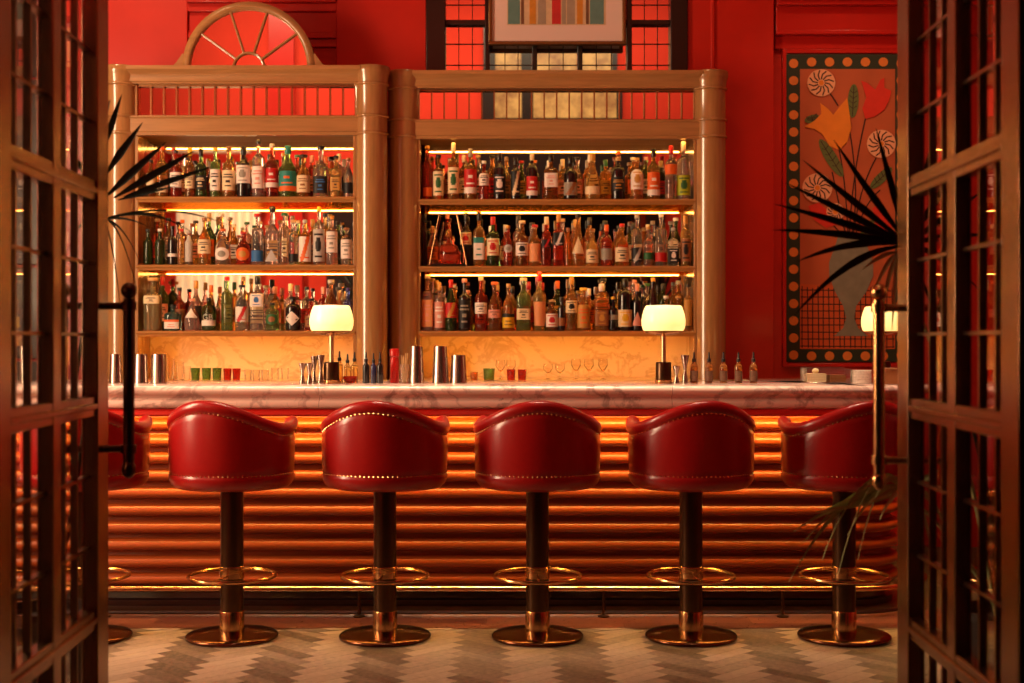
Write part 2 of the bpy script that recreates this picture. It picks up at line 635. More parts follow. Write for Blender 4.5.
# ------------------------------------------------------------------ doors
def make_door(name, hinge, far, side):
    """a bronze glazed leaf standing open; side = +1 if its face to the opening is towards +x."""
    hx, hy = hinge
    fx, fy = far
    root = bpy.data.objects.new(name, None)
    COL.objects.link(root)
    root['kind'] = 'structure'
    L = math.hypot(fx - hx, fy - hy)
    ang = math.atan2(fy - hy, fx - hx)
    root.location = (hx, hy, 0)
    root.rotation_euler = (0, 0, ang)
    # local: x along the leaf from hinge, +y to the opening for the right-hand side (ang~90: local +y = -x world)
    s = -side            # opening is at local y*s > 0
    TH = 0.058
    H = 2.72
    zs = [0.44, 1.14, 1.845, 2.54]
    fr = MB()

    def bx(a, b, z0, z1, t0=0.0, t1=TH):
        fr.box(a, b, s * -t0, s * -t1, z0, z1)
    st = 0.135
    mid = L / 2
    bx(0, st, 0.008, H)
    bx(L - st, L, 0.008, H)
    bx(mid - 0.04, mid + 0.04, 0.2, H - 0.1, 0.006)
    bx(st, L - st, 0.008, 0.20)
    bx(st, L - st, H - 0.12, H)
    for z in zs:
        bx(st, L - st, z - 0.034, z + 0.034, 0.008)
        bx(st, L - st, z - 0.010, z + 0.010, 0.0, 0.010)
    fr.build('door_frame', M_door, root, bevel=0.004)
    gl = MB()
    gl.box(st, L - st, s * -(TH - 0.012), s * -(TH - 0.017), 0.2, H - 0.12)
    gl.build('door_glass', M_glass, root)
    mu = MB()
    cols = [(st, mid - 0.04), (mid + 0.04, L - st)]
    zz = [0.2] + zs + [H - 0.12]
    for a, b in cols:
        for k in (1, 2):
            x = a + (b - a) * k / 3
            mu.box(x - 0.005, x + 0.005, s * -(TH - 0.028), s * -(TH - 0.002), 0.2, H - 0.12)
        for i in range(1, len(zz) - 2):
            for k in (1, 2):
                z = zz[i] + (zz[i + 1] - zz[i]) * k / 3
                mu.box(a, b, s * -(TH - 0.028), s * -(TH - 0.002), z - 0.005, z + 0.005)
    mu.build('door_muntins', M_leadm, root)
    # pull handles on both faces
    hx_ = L - 0.07
    for fs in (1, -1):
        hd = MB()
        off = (0.075 if side < 0 else 0.084) if fs > 0 else -(TH + 0.08)
        z0, z1 = (0.925, 1.485) if side < 0 else (0.950, 1.495)
        hy_ = s * off
        hd.tube([(hx_, hy_, z0), (hx_, hy_, z1)], 0.019, 14)
        hd.ball((hx_, hy_, z1 + 0.026), 0.027, 14, 10)
        hd.ball((hx_, hy_, z0 - 0.022), 0.024, 14, 10, 1.3)
        h = hd.build('door_handle', M_brass if side < 0 else M_post, root)
        hb = MB()
        for z in (z0 + 0.045, z1 - 0.025):
            hb.tube([(hx_, hy_, z), (hx_, 0 if fs > 0 else s * -TH, z)], 0.012, 12)
            hb.lathe([(0.026, z - 0.014), (0.026, z + 0.014)], 14, (hx_, hy_, 0))
        hb.build('handle_bracket', M_brass if side < 0 else M_post, h)
    return root


make_door('door_1', (-1.312, 3.42), (-1.361, 4.555), 1)
make_door('door_2', (1.216, 3.24), (1.261, 4.42), -1)
# door posts in the opening
t = MB()
t.box(DWX0, -1.335, YD - 0.28, 3.42, 0, DWZ)
struct(t, 'trim_10', M_door, bevel=0.004)
t = MB()
t.box(1.282, DWX1, YD - 0.28, 3.22, 0, DWZ)
struct(t, 'trim_11', M_black, bevel=0.004)


# ------------------------------------------------------------------ bar counter
def bar_path(off_r, n=14, xs=-4.2, x1=1.70, Yf=6.80, r=0.28, yend=7.9):
    """front face line, then a round corner and the return; normals point outwards."""
    p = [((xs, Yf), (0, -1)), ((x1, Yf), (0, -1))]
    for k in range(1, n + 1):
        a = -PI / 2 + (PI / 2) * k / n
        nx, ny = math.cos(a), math.sin(a)
        p.append(((x1 + r * nx, Yf + r + r * ny), (nx, ny)))
    p.append(((x1 + r, yend), (1, 0)))
    return p


bar = thing('bar_counter', 'long curved bar counter faced with glowing red-brown horizontal ribs', 'bar counter', (0, 6.8, 0))
PATH = bar_path(0)
pitch = 0.0870
ztop_r = 0.970
mb = MB()
prof = []
nrib = 10
for k in range(nrib):
    zk = ztop_r - pitch * k
    for q in range(9):
        a = (PI / 2) * q / 8
        prof.append((-0.004 + 0.040 * math.sin(a), zk - 0.036 * (1 - math.cos(a)) - 0.0005))
    prof += [(0.0345, zk - 0.044), (0.028, zk - 0.052), (0.016, zk - 0.058), (0.002, zk - 0.061), (-0.006, zk - 0.064), (-0.006, zk - pitch + 0.002)]
zlow = ztop_r - pitch * nrib
prof = [(-0.03, 1.008), (-0.006, 1.008)] + prof + [(-0.006, zlow + 0.015), (-0.03, zlow + 0.015)]
mb.sweep(prof, PATH)
mb.build('ribbed_front', M_rib, bar, world=True, sharp=50)
mb = MB()
mb.sweep([(-0.25, 0.0), (0.100, 0.0), (0.103, 0.006), (0.098, 0.014), (0.085, 0.018), (0.004, 0.022), (0.004, 0.05), (-0.03, 0.055), (-0.05, zlow + 0.012), (-0.25, zlow + 0.012)], PATH)
mb.build('plinth', M_plinth, bar, world=True)
mb = MB()
mb.sweep([(-0.05, 0.99), (-0.031, 0.99), (-0.031, 1.01), (0.17, 1.01), (0.172, 1.020), (-0.05, 1.020)], PATH)
mb.sweep([(0.05, 0.985), (0.172, 0.985), (0.180, 1.0), (0.174, 1.02), (0.05, 1.02)], PATH[:2] and PATH) if False else None
mb.build('soffit', M_trim, bar, world=True)
mb = MB()
mb.sweep([(0.150, 0.984), (0.170, 0.984), (0.176, 0.993), (0.170, 1.0105), (0.150, 1.0105)], PATH)
mb.build('fascia_strip', M_trim, bar, world=True)
mb = MB()
mb.sweep([(0.118, 0.998), (0.142, 0.998), (0.142, 1.008), (0.118, 1.008)], PATH)
mb.build('light_strip', M_ledbar, bar, world=True)
# foot rail on brackets
rail = MB()
zr = 0.138
rp = [(p[0] + n_[0] * 0.17, p[1] + n_[1] * 0.17, zr) for p, n_ in PATH]
rail.tube(rp, 0.0135, 12)
ro = rail.build('foot_rail', M_brass, bar, world=True)
for x in (-2.0, -0.75, 0.45, 1.33):
    br = MB()
    br.tube([(x, 6.63, zr), (x, 6.63, 0.10), (x, 6.63, 0.03), (x, 6.63, 0.0)], 0.008, 10)
    br.lathe([(0.030, 0.0), (0.030, 0.006), (0.012, 0.012)], 16, (x, 6.63, 0))
    br.build('rail_bracket', M_post, ro, world=False).location = (-0, -6.8, 0)
# body behind the ribs
mb = MB()
mb.sweep([(-0.40, 0.1), (-0.06, 0.1), (-0.06, 1.0), (-0.40, 1.0)], PATH[:2])
mb.build('carcass', M_plinth, bar, world=True)

wt = thing('marble_worktop', 'pink veined marble bar top with rounded double edge', 'worktop', (0, 6.8, 1.02))
ZW = 1.135


def edge_prof():
    pr = [(-0.65, 1.022), (0.17, 1.022)]
    # lower torus
    for k in range(9):
        a = -PI / 2 + PI * k / 8
        pr.append((0.172 + 0.016 * math.cos(a), 1.044 + 0.020 * math.sin(a)))
    pr += [(0.170, 1.066), (0.166, 1.076), (0.172, 1.084)]
    for k in range(9):
        a = -PI / 2 + PI * k / 8
        pr.append((0.176 + 0.024 * math.cos(a), 1.111 + 0.024 * math.sin(a)))
    pr += [(-0.65, ZW)]
    return pr


seams = [-4.2, PX(319, 6.62), PX(672, 6.62), None]
corner = bar_path(0)
for k in range(3):
    a, b = seams[k], seams[k + 1]
    mb = MB()
    if b is not None:
        mb.sweep(edge_prof(), [((a + 0.001, 6.8), (0, -1)), ((b - 0.001, 6.8), (0, -1))])
    else:
        # the corner slab: outer edge follows the path, inner edge clamps to the working side
        path = [((a + 0.001, 6.8), (0, -1))] + corner[1:]
        pr = edge_prof()
        vs, fs = [], []
        mm = len(pr)
        for (p, nn) in path:
            for (o_, z_) in pr:
                if o_ < 0:
                    x_ = min(p[0] + nn[0] * o_, 1.33 if nn[0] > 0 else 9)
                    y_ = p[1] - nn[1] * 0 + 0.65 if nn[0] == 0 else max(p[1], 7.45)
                    vs.append((x_, y_, z_))
                else:
                    vs.append((p[0] + nn[0] * o_, p[1] + nn[1] * o_, z_))
        for i in range(len(path) - 1):
            for q in range(mm):
                c, d = i * mm + q, i * mm + (q + 1) % mm
                fs.append((c, d, d + mm, c + mm))
        fs.append(tuple(reversed(range(mm))))
        fs.append(tuple((len(path) - 1) * mm + q for q in range(mm)))
        mb.add(vs, fs)
    mb.build('slab', M_marble, wt, world=True, sharp=50)


# ------------------------------------------------------------------ bar stools
def make_stool():
    root = thing('bar_stool', 'bar stool', 'bar stool', (0, 0, 0), 0, 'red leather bar stools along the bar')
    post = MB()
    post.lathe([(0.052, 0.03), (0.052, 0.70)], 32)
    post.build('post', M_post, root)
    base = MB()
    base.lathe([(0.200, 0.0), (0.209, 0.004), (0.210, 0.013), (0.203, 0.019), (0.17, 0.024), (0.11, 0.031), (0.06, 0.036), (0.055, 0.036)], 56)
    base.build('base', M_bronze, root, sharp=60)
    col = MB()
    col.lathe([(0.0545, 0.034), (0.056, 0.036), (0.056, 0.122), (0.0545, 0.125)], 32)
    col.build('collar', M_brass, root)
    ring = MB()
    zr_ = 0.295
    ring.tube([(0.196 * math.cos(2 * PI * k / 56), 0.196 * math.sin(2 * PI * k / 56), zr_ - 0.012) for k in range(56)], 0.0085, 10, closed=True)
    ro_ = ring.build('foot_ring', M_brass, root)
    c2 = MB()
    c2.lathe([(0.0535, 0.272), (0.056, 0.275), (0.056, 0.325), (0.0535, 0.328)], 32)
    for a in (PI / 2, -PI / 2):
        ca, sa = math.cos(a), math.sin(a)
        c2.tube([(0.05 * ca, 0.05 * sa, zr_ - 0.008), (0.19 * ca, 0.19 * sa, zr_ - 0.012)], 0.0055, 8)
    c2.build('ring_collar', M_brass, ro_)

    def ztop(ph):
        t = min(1, abs(ph) / math.radians(88))
        z = 0.998 + 0.106 * (0.5 + 0.5 * math.cos(PI * t))
        e = max(0, (abs(ph) - math.radians(92)) / math.radians(23))
        return z + 0.022 * e * e

    def rad(ph):
        return 1.0
    # back shell
    shell = MB()
    n = 72
    pm = math.radians(116)
    rows = []
    for i in range(n + 1):
        ph = -pm + 2 * pm * i / n
        zt_ = ztop(ph)
        e = max(0, (abs(ph) - math.radians(88)) / math.radians(28))
        fl = 0.008 * e
        zn = zt_ - 0.058          # line of the upper nails
        prof_ = [(0.215, 0.712), (0.228, 0.698), (0.242, 0.702), (0.257, 0.716), (0.266, 0.736), (0.268, 0.752), (0.266, 0.762), (0.263, 0.768), (0.2655, 0.774), (0.268, 0.80), (0.270, 0.86),
                 (0.270, zn - 0.03), (0.268, zn - 0.006), (0.265, zn), (0.270, zn + 0.005), (0.274 + fl, zn + 0.015), (0.276 + fl, zn + 0.030), (0.272 + fl, zn + 0.045), (0.261 + fl, zn + 0.055),
                 (0.245 + fl, zn + 0.057), (0.228, zn + 0.042), (0.220, zn + 0.01), (0.214, zn - 0.04), (0.212, 0.80), (0.212, 0.74)]
        rows.append([(r_ * math.sin(ph) * 1.0, -r_ * math.cos(ph) * 0.97, z_) for r_, z_ in prof_])
    mm = len(rows[0])
    vs = [p for r_ in rows for p in r_]
    fs = []
    for i in range(n):
        for k in range(mm):
            a, b = i * mm + k, i * mm + (k + 1) % mm
            fs.append((a, a + mm, b + mm, b))
    fs.append(tuple(range(mm)))
    fs.append(tuple(n * mm + k for k in reversed(range(mm))))
    shell.add(vs, fs)
    shell.build('backrest', M_leather, root, sharp=75, bevel=0)
    # seat cushion
    cu = MB()
    cu.lathe([(0.19, 0.700), (0.225, 0.702), (0.2445, 0.712), (0.247, 0.735), (0.2105, 0.742), (0.2105, 0.800), (0.208, 0.825), (0.190, 0.840), (0.15, 0.850), (0.08, 0.855), (0.01, 0.856)], 48)
    cu.build('seat', M_leather, root, sharp=60)
    for rowz in ('upper', 'lower'):
        nb = MB()
        N = 48
        for i in range(N):
            ph = math.radians(-100 + 200 * i / (N - 1))
            if rowz == 'upper':
                z_, r_ = ztop(ph) - 0.058, 0.2665
            else:
                z_, r_ = 0.7675, 0.2635
            c = (r_ * math.sin(ph), -r_ * math.cos(ph) * 0.97, z_)
            nb.ball(c, 0.0041, 6, 4)
        nb.build('nailhead_trim', M_nail, root)
    for ch in root.children:
        if ch.name.split('.')[0] in ('backrest', 'seat', 'nailhead_trim'):
            ch.scale = (1.065, 1.03, 1.0)
            ch.location.z = -0.009
    return root


stool_px = [(85, 0.05), (232, 0.29), (385, 0.13), (537.5, -0.02), (691, -0.17), (844, -0.32), (998, -0.1)]
stool_lab = ['red leather bar stool half hidden behind the door with the dark pull handle',
             'red leather bar stool first in full view from the dark door, swivelled away from it',
             'red leather bar stool standing under the first table lamp on the bar',
             'red leather bar stool facing the bar squarely, in the middle of the row',
             'red leather bar stool standing under the second table lamp on the bar',
             'red leather bar stool behind brass door pull with palm leaves drooping over its post',
             'red leather bar stool seen only through the panes of the brass-handled door']
YS = 6.164
st0 = make_stool()
for i, (px, rz) in enumerate(stool_px):
    loc = (PX(px, YS), YS, 0)
    if i == 0:
        st0.location, st0.rotation_euler = loc, (0, 0, -rz)
        st0['label'] = stool_lab[0]
    else:
        dup(st0, loc, -rz, stool_lab[i])


# ------------------------------------------------------------------ back-bar cabinets
def make_cabinet(name, label, Yf, cx0, cx1, ox0, ox1, fan):
    """Yf: front of the columns; cx: column centres, ox: opening edges (metres)."""
    Yc = Yf + 0.10
    Ym = Yf + 0.38                      # mirror plane
    root = thing(name, label, 'cabinet', ((cx0 + cx1) / 2, Yc, 0))
    for cx in (cx0, cx1):
        c = MB()
        p = [(0.112, 0.0), (0.112, 0.10), (0.106, 0.13), (0.100, 0.15), (0.100, 2.628)]
        for zc in (2.645, 2.752):
            for k in range(7):
                a = -PI / 2 + PI * k / 6
                p.append((0.101 + 0.010 * math.cos(a), zc + 0.010 * math.sin(a)))
        p += [(0.100, 2.775), (0.100, 2.935)]
        for k in range(7):
            a = -PI / 2 + PI * k / 6
            p.append((0.102 + 0.009 * math.cos(a), 2.950 + 0.009 * math.sin(a)))
        p += [(0.103, 2.966), (0.106, 2.99), (0.110, 3.010), (0.115, 3.022), (0.1165, 3.030), (0.1165, 3.058), (0.113, 3.062)]
        c.lathe(p, 40, (cx, Yc, 0))
        c.build('column', M_oak, root, world=True, sharp=50)
    x0, x1 = cx0 + 0.06, cx1 - 0.06
    # cornice: stepped profile across the front
    c = MB()
    pf = [(0.0, 2.952), (0.045, 2.952), (0.045, 2.960), (0.052, 2.965), (0.052, 3.00), (0.060, 3.012), (0.078, 3.026), (0.085, 3.034), (0.085, 3.056), (0.0, 3.056)]
    path = [((x0, Yc - 0.02), (0, -1)), ((x1, Yc - 0.02), (0, -1))]
    c.sweep(pf, path)
    c.box(x0, x1, Yc - 0.02, Ym + 0.05, 3.03, 3.056)
    c.build('cornice', M_oakx, root, world=True)
    fz = MB()
    fz.sweep([(0.0, 2.630), (0.050, 2.630), (0.054, 2.648), (0.046, 2.656), (0.046, 2.735), (0.054, 2.742), (0.054, 2.750), (0.0, 2.752)], path)
    fz.build('frieze', M_oakx, root, world=True)
    MB().box(x0, x1, Yc - 0.005, Ym + 0.05, 2.640, 2.665).build('top_board', M_shelf, root, world=True)
    # lattice: mirror strip with upright muntins
    lx0, lx1 = ox0 + 0.0, ox1 - 0.0
    MB().box(lx0 - 0.03, lx1 + 0.03, Yc + 0.012, Yc + 0.03, 2.752, 2.952).build('lattice_mirror', M_mirror, root, world=True)
    la = MB()
    nm = 17 if fan else 22
    for k in range(nm + 1):
        x = lx0 + (lx1 - lx0) * k / nm
        la.box(x - 0.0042, x + 0.0042, Yc - 0.012, Yc + 0.013, 2.752, 2.952)
    for z in (2.757, 2.947):
        la.box(lx0, lx1, Yc - 0.018, Yc + 0.014, z - 0.006, z + 0.006)
    la.build('lattice_muntins', M_muntin, root, world=True)
    # jambs between opening and columns
    for (a, b, s) in ((cx0 + 0.08, ox0, 1), (ox1, cx1 - 0.08, -1)):
        j = MB()
        j.box(a, b, Yc - 0.03, Ym + 0.05, 0.9, 2.95)
        xx = b if s > 0 else a
        j.box(xx - 0.010, xx + 0.010, Yc - 0.045, Yc - 0.02, 1.12, 2.64)
        j.build('jamb', M_oak, root, world=True, bevel=0.003)
    tops = []
    for zt_ in (2.252, 1.829, 1.418):
        s = MB()
        s.sweep([(0.0, zt_ - 0.034), (0.008, zt_ - 0.034), (0.014, zt_ - 0.022), (0.022, zt_ - 0.018), (0.026, zt_ - 0.012), (0.023, zt_ - 0.004), (0.014, zt_), (0.0, zt_)], [((ox0, Yf + 0.07), (0, -1)), ((ox1, Yf + 0.07), (0, -1))])
        s.box(ox0, ox1, Yf + 0.07, Ym - 0.002, zt_ - 0.024, zt_)
        so_ = s.build('shelf', M_shelf, root, world=True)
        MB().box(ox0 + 0.004, ox1 - 0.004, Yf + 0.10, Ym - 0.003, zt_ - 0.026, zt_ - 0.0235).build('shelf_underside', M_under, so_, world=True)  # added plate that carries the painted orange glow
        tops.append(zt_)
    for zt_, lm in ((2.640, M_ledf), (2.252 - 0.024, M_ledf), (1.829 - 0.024, M_ledf), (1.418 - 0.024, M_leds)):
        l = MB()
        l.box(ox0 + 0.03, ox1 - 0.03, Yf + 0.085, Yf + 0.093, zt_ - 0.006, zt_ - 0.001)
        l.build('led_strip', lm, root, world=True)
    mi = MB()
    mi.box(ox0 - 0.02, ox1 + 0.02, Ym, Ym + 0.01, 1.40, 2.66)
    mi.build('mirror', M_mirror, root, world=True)
    sp = MB()
    sp.box(ox0 - 0.02, ox1 + 0.02, Ym - 0.006, Ym + 0.012, 1.0, 1.396)
    sp.build('backsplash', M_splash, root, world=True)
    if fan:
        fcx = PX(248.5, Yf + 0.08)
        k_ = (Yf + 0.08) / F
        Ro, Ri, r0 = 66.5 * k_, 58.5 * k_, 15.5 * k_
        z0 = 3.056
        yA, yBk = Yc - 0.03, Yc + 0.03
        a_ = MB()
        N = 48
        vs, fs = [], []
        sec = [(Ri, yA + 0.012), (Ri + 0.012, yA), (Ro - 0.02, yA), (Ro - 0.008, yA + 0.008), (Ro, yA + 0.012), (Ro, yBk), (Ri, yBk)]
        for i in range(N + 1):
            a = PI * i / N
            for (r_, y_) in sec:
                vs.append((fcx + r_ * math.cos(a), y_, z0 + r_ * math.sin(a)))
        mm = len(sec)
        for i in range(N):
            for q in range(mm):
                c1, d1 = i * mm + q, i * mm + (q + 1) % mm
                fs.append((c1, d1, d1 + mm, c1 + mm))
        fs.append(tuple(range(mm)))
        fs.append(tuple(N * mm + q for q in range(mm)))
        a_.add(vs, fs)
        # scroll feet
        for sgn in (-1, 1):
            pts = [(fcx + sgn * (Ro - 0.005), z0 + 0.09)]
            for q in range(9):
                t_ = q / 8
                pts.append((fcx + sgn * (Ro + 0.085 * t_), z0 + 0.005 + 0.085 * (1 - math.sin(t_ * PI / 2))))
            pts += [(fcx + sgn * (Ro + 0.085), z0), (fcx + sgn * (Ro - 0.03), z0)]
            if sgn > 0:
                pts = pts[::-1]
            a_.poly(pts, yA + 0.012, 0.035)
        fo = a_.build('fanlight', M_oakx, root, world=True, sharp=50)
        fm = MB()
        ang = [36, 72, 108, 144]
        for d in ang:
            a = math.radians(d)
            fm.tube([(fcx + r0 * math.cos(a), yA + 0.02, z0 + r0 * math.sin(a)), (fcx + Ri * math.cos(a), yA + 0.02, z0 + Ri * math.sin(a))], 0.007, 8)
        fm.tube([(fcx + r0 * math.cos(PI * i / 20), yA + 0.02, z0 + r0 * math.sin(PI * i / 20)) for i in range(21)], 0.008, 8)
        fm.build('fanlight_muntins', M_oakx, fo, world=True)
        pn = MB()
        pn.poly([(fcx + (Ri + 0.006) * math.cos(PI * i / 32), z0 + (Ri + 0.006) * math.sin(PI * i / 32)) for i in range(33)], yA + 0.030, 0.008)
        pn.build('fanlight_mirror', M_mirror, fo, world=True)
    return root, tops, Ym


YFL, YFR = 8.33, 8.48
cabL, shL, YmL = make_cabinet('arched_cabinet', 'golden wood bottle cabinet crowned by a mirrored fanlight arch', YFL,
                              PX(121, YFL + .1), PX(371.5, YFL + .1), PX(138.5, YFL + .1), PX(355.5, YFL + .1), True)
cabR, shR, YmR = make_cabinet('wide_cabinet', 'wider golden wood bottle cabinet standing below the black window, without arch', YFR,
                              PX(404, YFR + .1), PX(710, YFR + .1), PX(419, YFR + .1), PX(694.5, YFR + .1), False)
# work counter behind the bar
bc = thing('back_counter', 'marble topped work counter running below both bottle cabinets', 'counter', (-0.6, 8.2, 0))
mb = MB()
mb.box(-2.75, 1.55, 7.98, 8.29, 0.0, 1.085)
mb.build('body', M_plinth, bc, world=True)
mb = MB()
mb.box(-2.80, 1.60, 7.92, 8.30, 1.085, 1.118)
for a, b in ((PX(138, 8.43), PX(356, 8.43)), (PX(419, 8.58), PX(695, 8.58))):
    mb.box(a + 0.012, b - 0.020, 8.292, 8.695 if a < -1 else 8.845, 1.085, 1.118)
mb.build('countertop', M_splash, bc, world=True, bevel=0.004)

exec_bottles = True

# ------------------------------------------------------------------ bottles
GL = {
    'amber': (0.84, 0.43, 0.10), 'green': (0.34, 0.52, 0.16), 'dark green': (0.10, 0.20, 0.05), 'clear': (0.95, 0.92, 0.87),
    'red': (0.72, 0.09, 0.04), 'gold': (0.94, 0.66, 0.22), 'brown': (0.54, 0.23, 0.06), 'pink': (0.95, 0.64, 0.54), 'teal': (0.18, 0.42, 0.38),
    'blue': (0.10, 0.14, 0.55), 'olive': (0.80, 0.70, 0.38), 'orange': (0.95, 0.45, 0.08), 'pale': (0.96, 0.89, 0.75),
}
for k_, c_ in GL.items():
    mat('glass_' + k_.replace(' ', '_'), c_, 0.02, trans=0.95 if k_ in ('clear', 'pale') else 0.88, ior=1.42)
mat('glass_black', (0.012, 0.009, 0.009), 0.08, coat=0.4)
LC = {
    'cream': srgb(232, 205, 160), 'white': srgb(238, 222, 210), 'black': srgb(20, 14, 14), 'red': srgb(190, 24, 20), 'orange': srgb(226, 98, 22), 'yellow': srgb(228, 176, 30),
    'teal': srgb(40, 130, 118), 'blue': srgb(40, 100, 160), 'lime': srgb(168, 178, 20), 'pink': srgb(226, 150, 130), 'brown': srgb(150, 92, 50), 'grey': srgb(150, 140, 125),
    'green': srgb(40, 95, 45), 'gold': srgb(196, 140, 60), 'peach': srgb(226, 150, 96), 'silver': srgb(190, 180, 170), 'purple': srgb(60, 30, 110),
}
for k_, c_ in LC.items():
    mat('paper_' + k_, c_, 0.55)
    mat('cap_' + k_, c_, 0.3, coat=0.3)
mat('ink', (0.03, 0.015, 0.012), 0.6)
mat('cork', srgb(205, 160, 105), 0.7, var=0.2, vscale=80)


def lerp_prof(prof, z):
    for a, b in zip(prof, prof[1:]):
        if a[1] <= z <= b[1] and b[1] > a[1]:
            t = (z - a[1]) / (b[1] - a[1])
            return a[0] + (b[0] - a[0]) * t
    return prof[-1][0]


def bprof(shape, r, h):
    """bottle outline (radius, height[, squareness]) and cap (radius, z0, z1)."""
    rn = min(max(0.30 * r, 0.0105), 0.0155)
    ft = [(r * 0.86, 0.0), (r * 0.97, 0.003), (r, 0.008)]

    def neck(z0):
        return [(rn * 1.02, z0), (rn * 0.98, h * 0.90), (rn * 1.25, h * 0.903), (rn * 1.25, h * 0.92), (rn * 0.9, h * 0.925), (rn * 0.9, h * 0.955)]
    n = 2.0
    if shape == 'std':
        p = ft + [(r, h * 0.58), (r * 0.96, h * 0.62), (r * 0.80, h * 0.665), (r * 0.55, h * 0.70), (rn * 1.3, h * 0.735)] + neck(h * 0.77)
    elif shape == 'wine':
        p = ft + [(r, h * 0.60), (r * 0.97, h * 0.635), (r * 0.82, h * 0.675), (r * 0.5, h * 0.71), (rn * 1.15, h * 0.74)] + neck(h * 0.76)
    elif shape == 'champ':
        p = ft + [(r, h * 0.46), (r * 0.93, h * 0.53), (r * 0.74, h * 0.62), (r * 0.52, h * 0.70), (rn * 1.3, h * 0.78)] + neck(h * 0.82)
    elif shape == 'slim':
        p = ft + [(r, h * 0.66), (r * 0.93, h * 0.69), (r * 0.65, h * 0.725), (rn * 1.2, h * 0.75)] + neck(h * 0.78)
    elif shape == 'sq':
        n = 4.5
        p = ft + [(r, h * 0.62), (r * 0.95, h * 0.655), (r * 0.7, h * 0.69), (rn * 1.4, h * 0.715, 2.2)] + [(*q, 2.0) for q in neck(h * 0.74)]
    elif shape == 'round':
        p = ft + [(r * 1.0, h * 0.40), (r * 0.98, h * 0.50), (r * 0.86, h * 0.59), (r * 0.58, h * 0.66), (rn * 1.4, h * 0.71)] + neck(h * 0.75)
    elif shape == 'cone':
        p = ft + [(r, h * 0.30), (r * 0.9, h * 0.42), (r * 0.68, h * 0.56), (r * 0.46, h * 0.68), (rn * 1.2, h * 0.78)] + neck(h * 0.82)
    elif shape == 'apo':
        p = ft + [(r, h * 0.66), (r * 0.97, h * 0.71), (r * 0.80, h * 0.76), (rn * 1.6, h * 0.79), (rn * 1.3, h * 0.80)] + neck(h * 0.81)
    elif shape == 'taper':
        p = [(r * 0.70, 0), (r * 0.76, 0.005), (r * 0.95, h * 0.45), (r, h * 0.58), (r * 0.93, h * 0.63), (r * 0.5, h * 0.68), (rn * 1.2, h * 0.71)] + neck(h * 0.74)
    elif shape == 'deca':
        n = 3.2
        p = ft + [(r * 1.0, h * 0.50), (r * 0.92, h * 0.56), (r * 0.6, h * 0.62), (rn * 1.4, h * 0.66)] + neck(h * 0.70)
    else:
        p = ft + [(r, h * 0.6), (rn, h * 0.75)] + neck(h * 0.8)
    p = [q if len(q) > 2 else (q[0], q[1], n) for q in p]
    # keep heights rising
    out = []
    for q in p:
        if out and q[1] <= out[-1][1]:
            q = (q[0], out[-1][1] + 0.0006, q[2])
        out.append(q)
    return out, rn


def label_patch(prof, cz, z0, z1, ang, style, dy, mark):
    mb = MB()

    def pt(u, v, lift=0.0007 if style == 'wrap' else 0.0022):
        z = z0 + (z1 - z0) * v
        r = lerp_prof([(q[0], q[1]) for q in prof], z)
        nn = prof[0][2]
        a = -PI / 2 + u * ang
        ca, sa = math.cos(a), math.sin(a)
        q = (abs(ca) ** nn + abs(sa) ** nn) ** (-1 / nn)
        r = r + lift
        return (r * q * ca, r * q * sa * dy, z)
    if style == 'wrap':
        NU, NV = 16, 16
        vs = [pt(-1 + 2 * i / NU, j / NV, 0.0011) for j in range(NV + 1) for i in range(NU + 1)]
        mb.v += vs
        for j in range(NV):
            for i in range(NU):
                a = j * (NU + 1) + i
                mb.f.append((a, a + 1, a + NU + 2, a + NU + 1))
                k = 0
                c = abs(i - 7.5)
                if mark == 1 and ((j == 12 and c < 4) or (j == 10 and c < 5) or (j in (6, 7) and c < 1.6) or (j == 3 and c < 3)):
                    k = 1
                elif mark == 2 and (j < 4 or (j == 6 and c < 4) or (j in (10, 11) and c < 2)):
                    k = 1
                elif mark == 3 and (j > 11 or (j == 3 and c < 4) or (j == 7 and c < 3)):
                    k = 1
                elif mark == 4 and ((c < 2.6 and 6 <= j <= 9) or (c < 1.6 and 5 <= j <= 11) or (j == 13 and c < 5) or (j == 2 and c < 4)):
                    k = 1
                elif mark == 5 and (abs((i - 5) - j * 0.45) < 1.9 or (j == 2 and c < 5)):
                    k = 1
                mb.mi.append(k)
    else:
        if style == 'disc':
            outl = [(math.cos(2 * PI * k / 20), 0.5 + 0.5 * math.sin(2 * PI * k / 20)) for k in range(20)]
        elif style == 'diamond':
            outl = [(1, 0.5), (0.5, 0.75), (0, 1), (-0.5, 0.75), (-1, 0.5), (-0.5, 0.25), (0, 0), (0.5, 0.25)]
        else:
            outl = [(1, 0), (0.66, 0.33), (0.33, 0.66), (0, 1), (-0.33, 0.66), (-0.66, 0.33), (-1, 0), (-0.5, 0), (0, 0), (0.5, 0)]
        cu, cv = 0, (0.5 if style != 'tri' else 0.33)
        n = len(outl)
        vs = [pt(cu, cv)]
        for s_ in (0.5, 1.0):
            vs += [pt(cu + (u - cu) * s_, cv + (v - cv) * s_) for u, v in outl]
        fs, mi = [], []
        for k in range(n):
            j = (k + 1) % n
            fs.append((0, 1 + k, 1 + j))
            mi.append(1 if mark == 4 else 0)
            fs.append((1 + k, 1 + n + k, 1 + n + j, 1 + j))
            mi.append(0)
        mb.v, mb.f, mb.mi = vs, fs, mi
    return mb


ORD = ['first', 'second', 'third', 'fourth', 'fifth', 'sixth', 'seventh', 'eighth', 'ninth', 'tenth', 'eleventh', 'twelfth', 'thirteenth', 'fourteenth', 'fifteenth',
       'sixteenth', 'seventeenth', 'eighteenth', 'nineteenth', 'twentieth', 'twenty-first', 'twenty-second', 'twenty-third']
_mesh_cache = {}


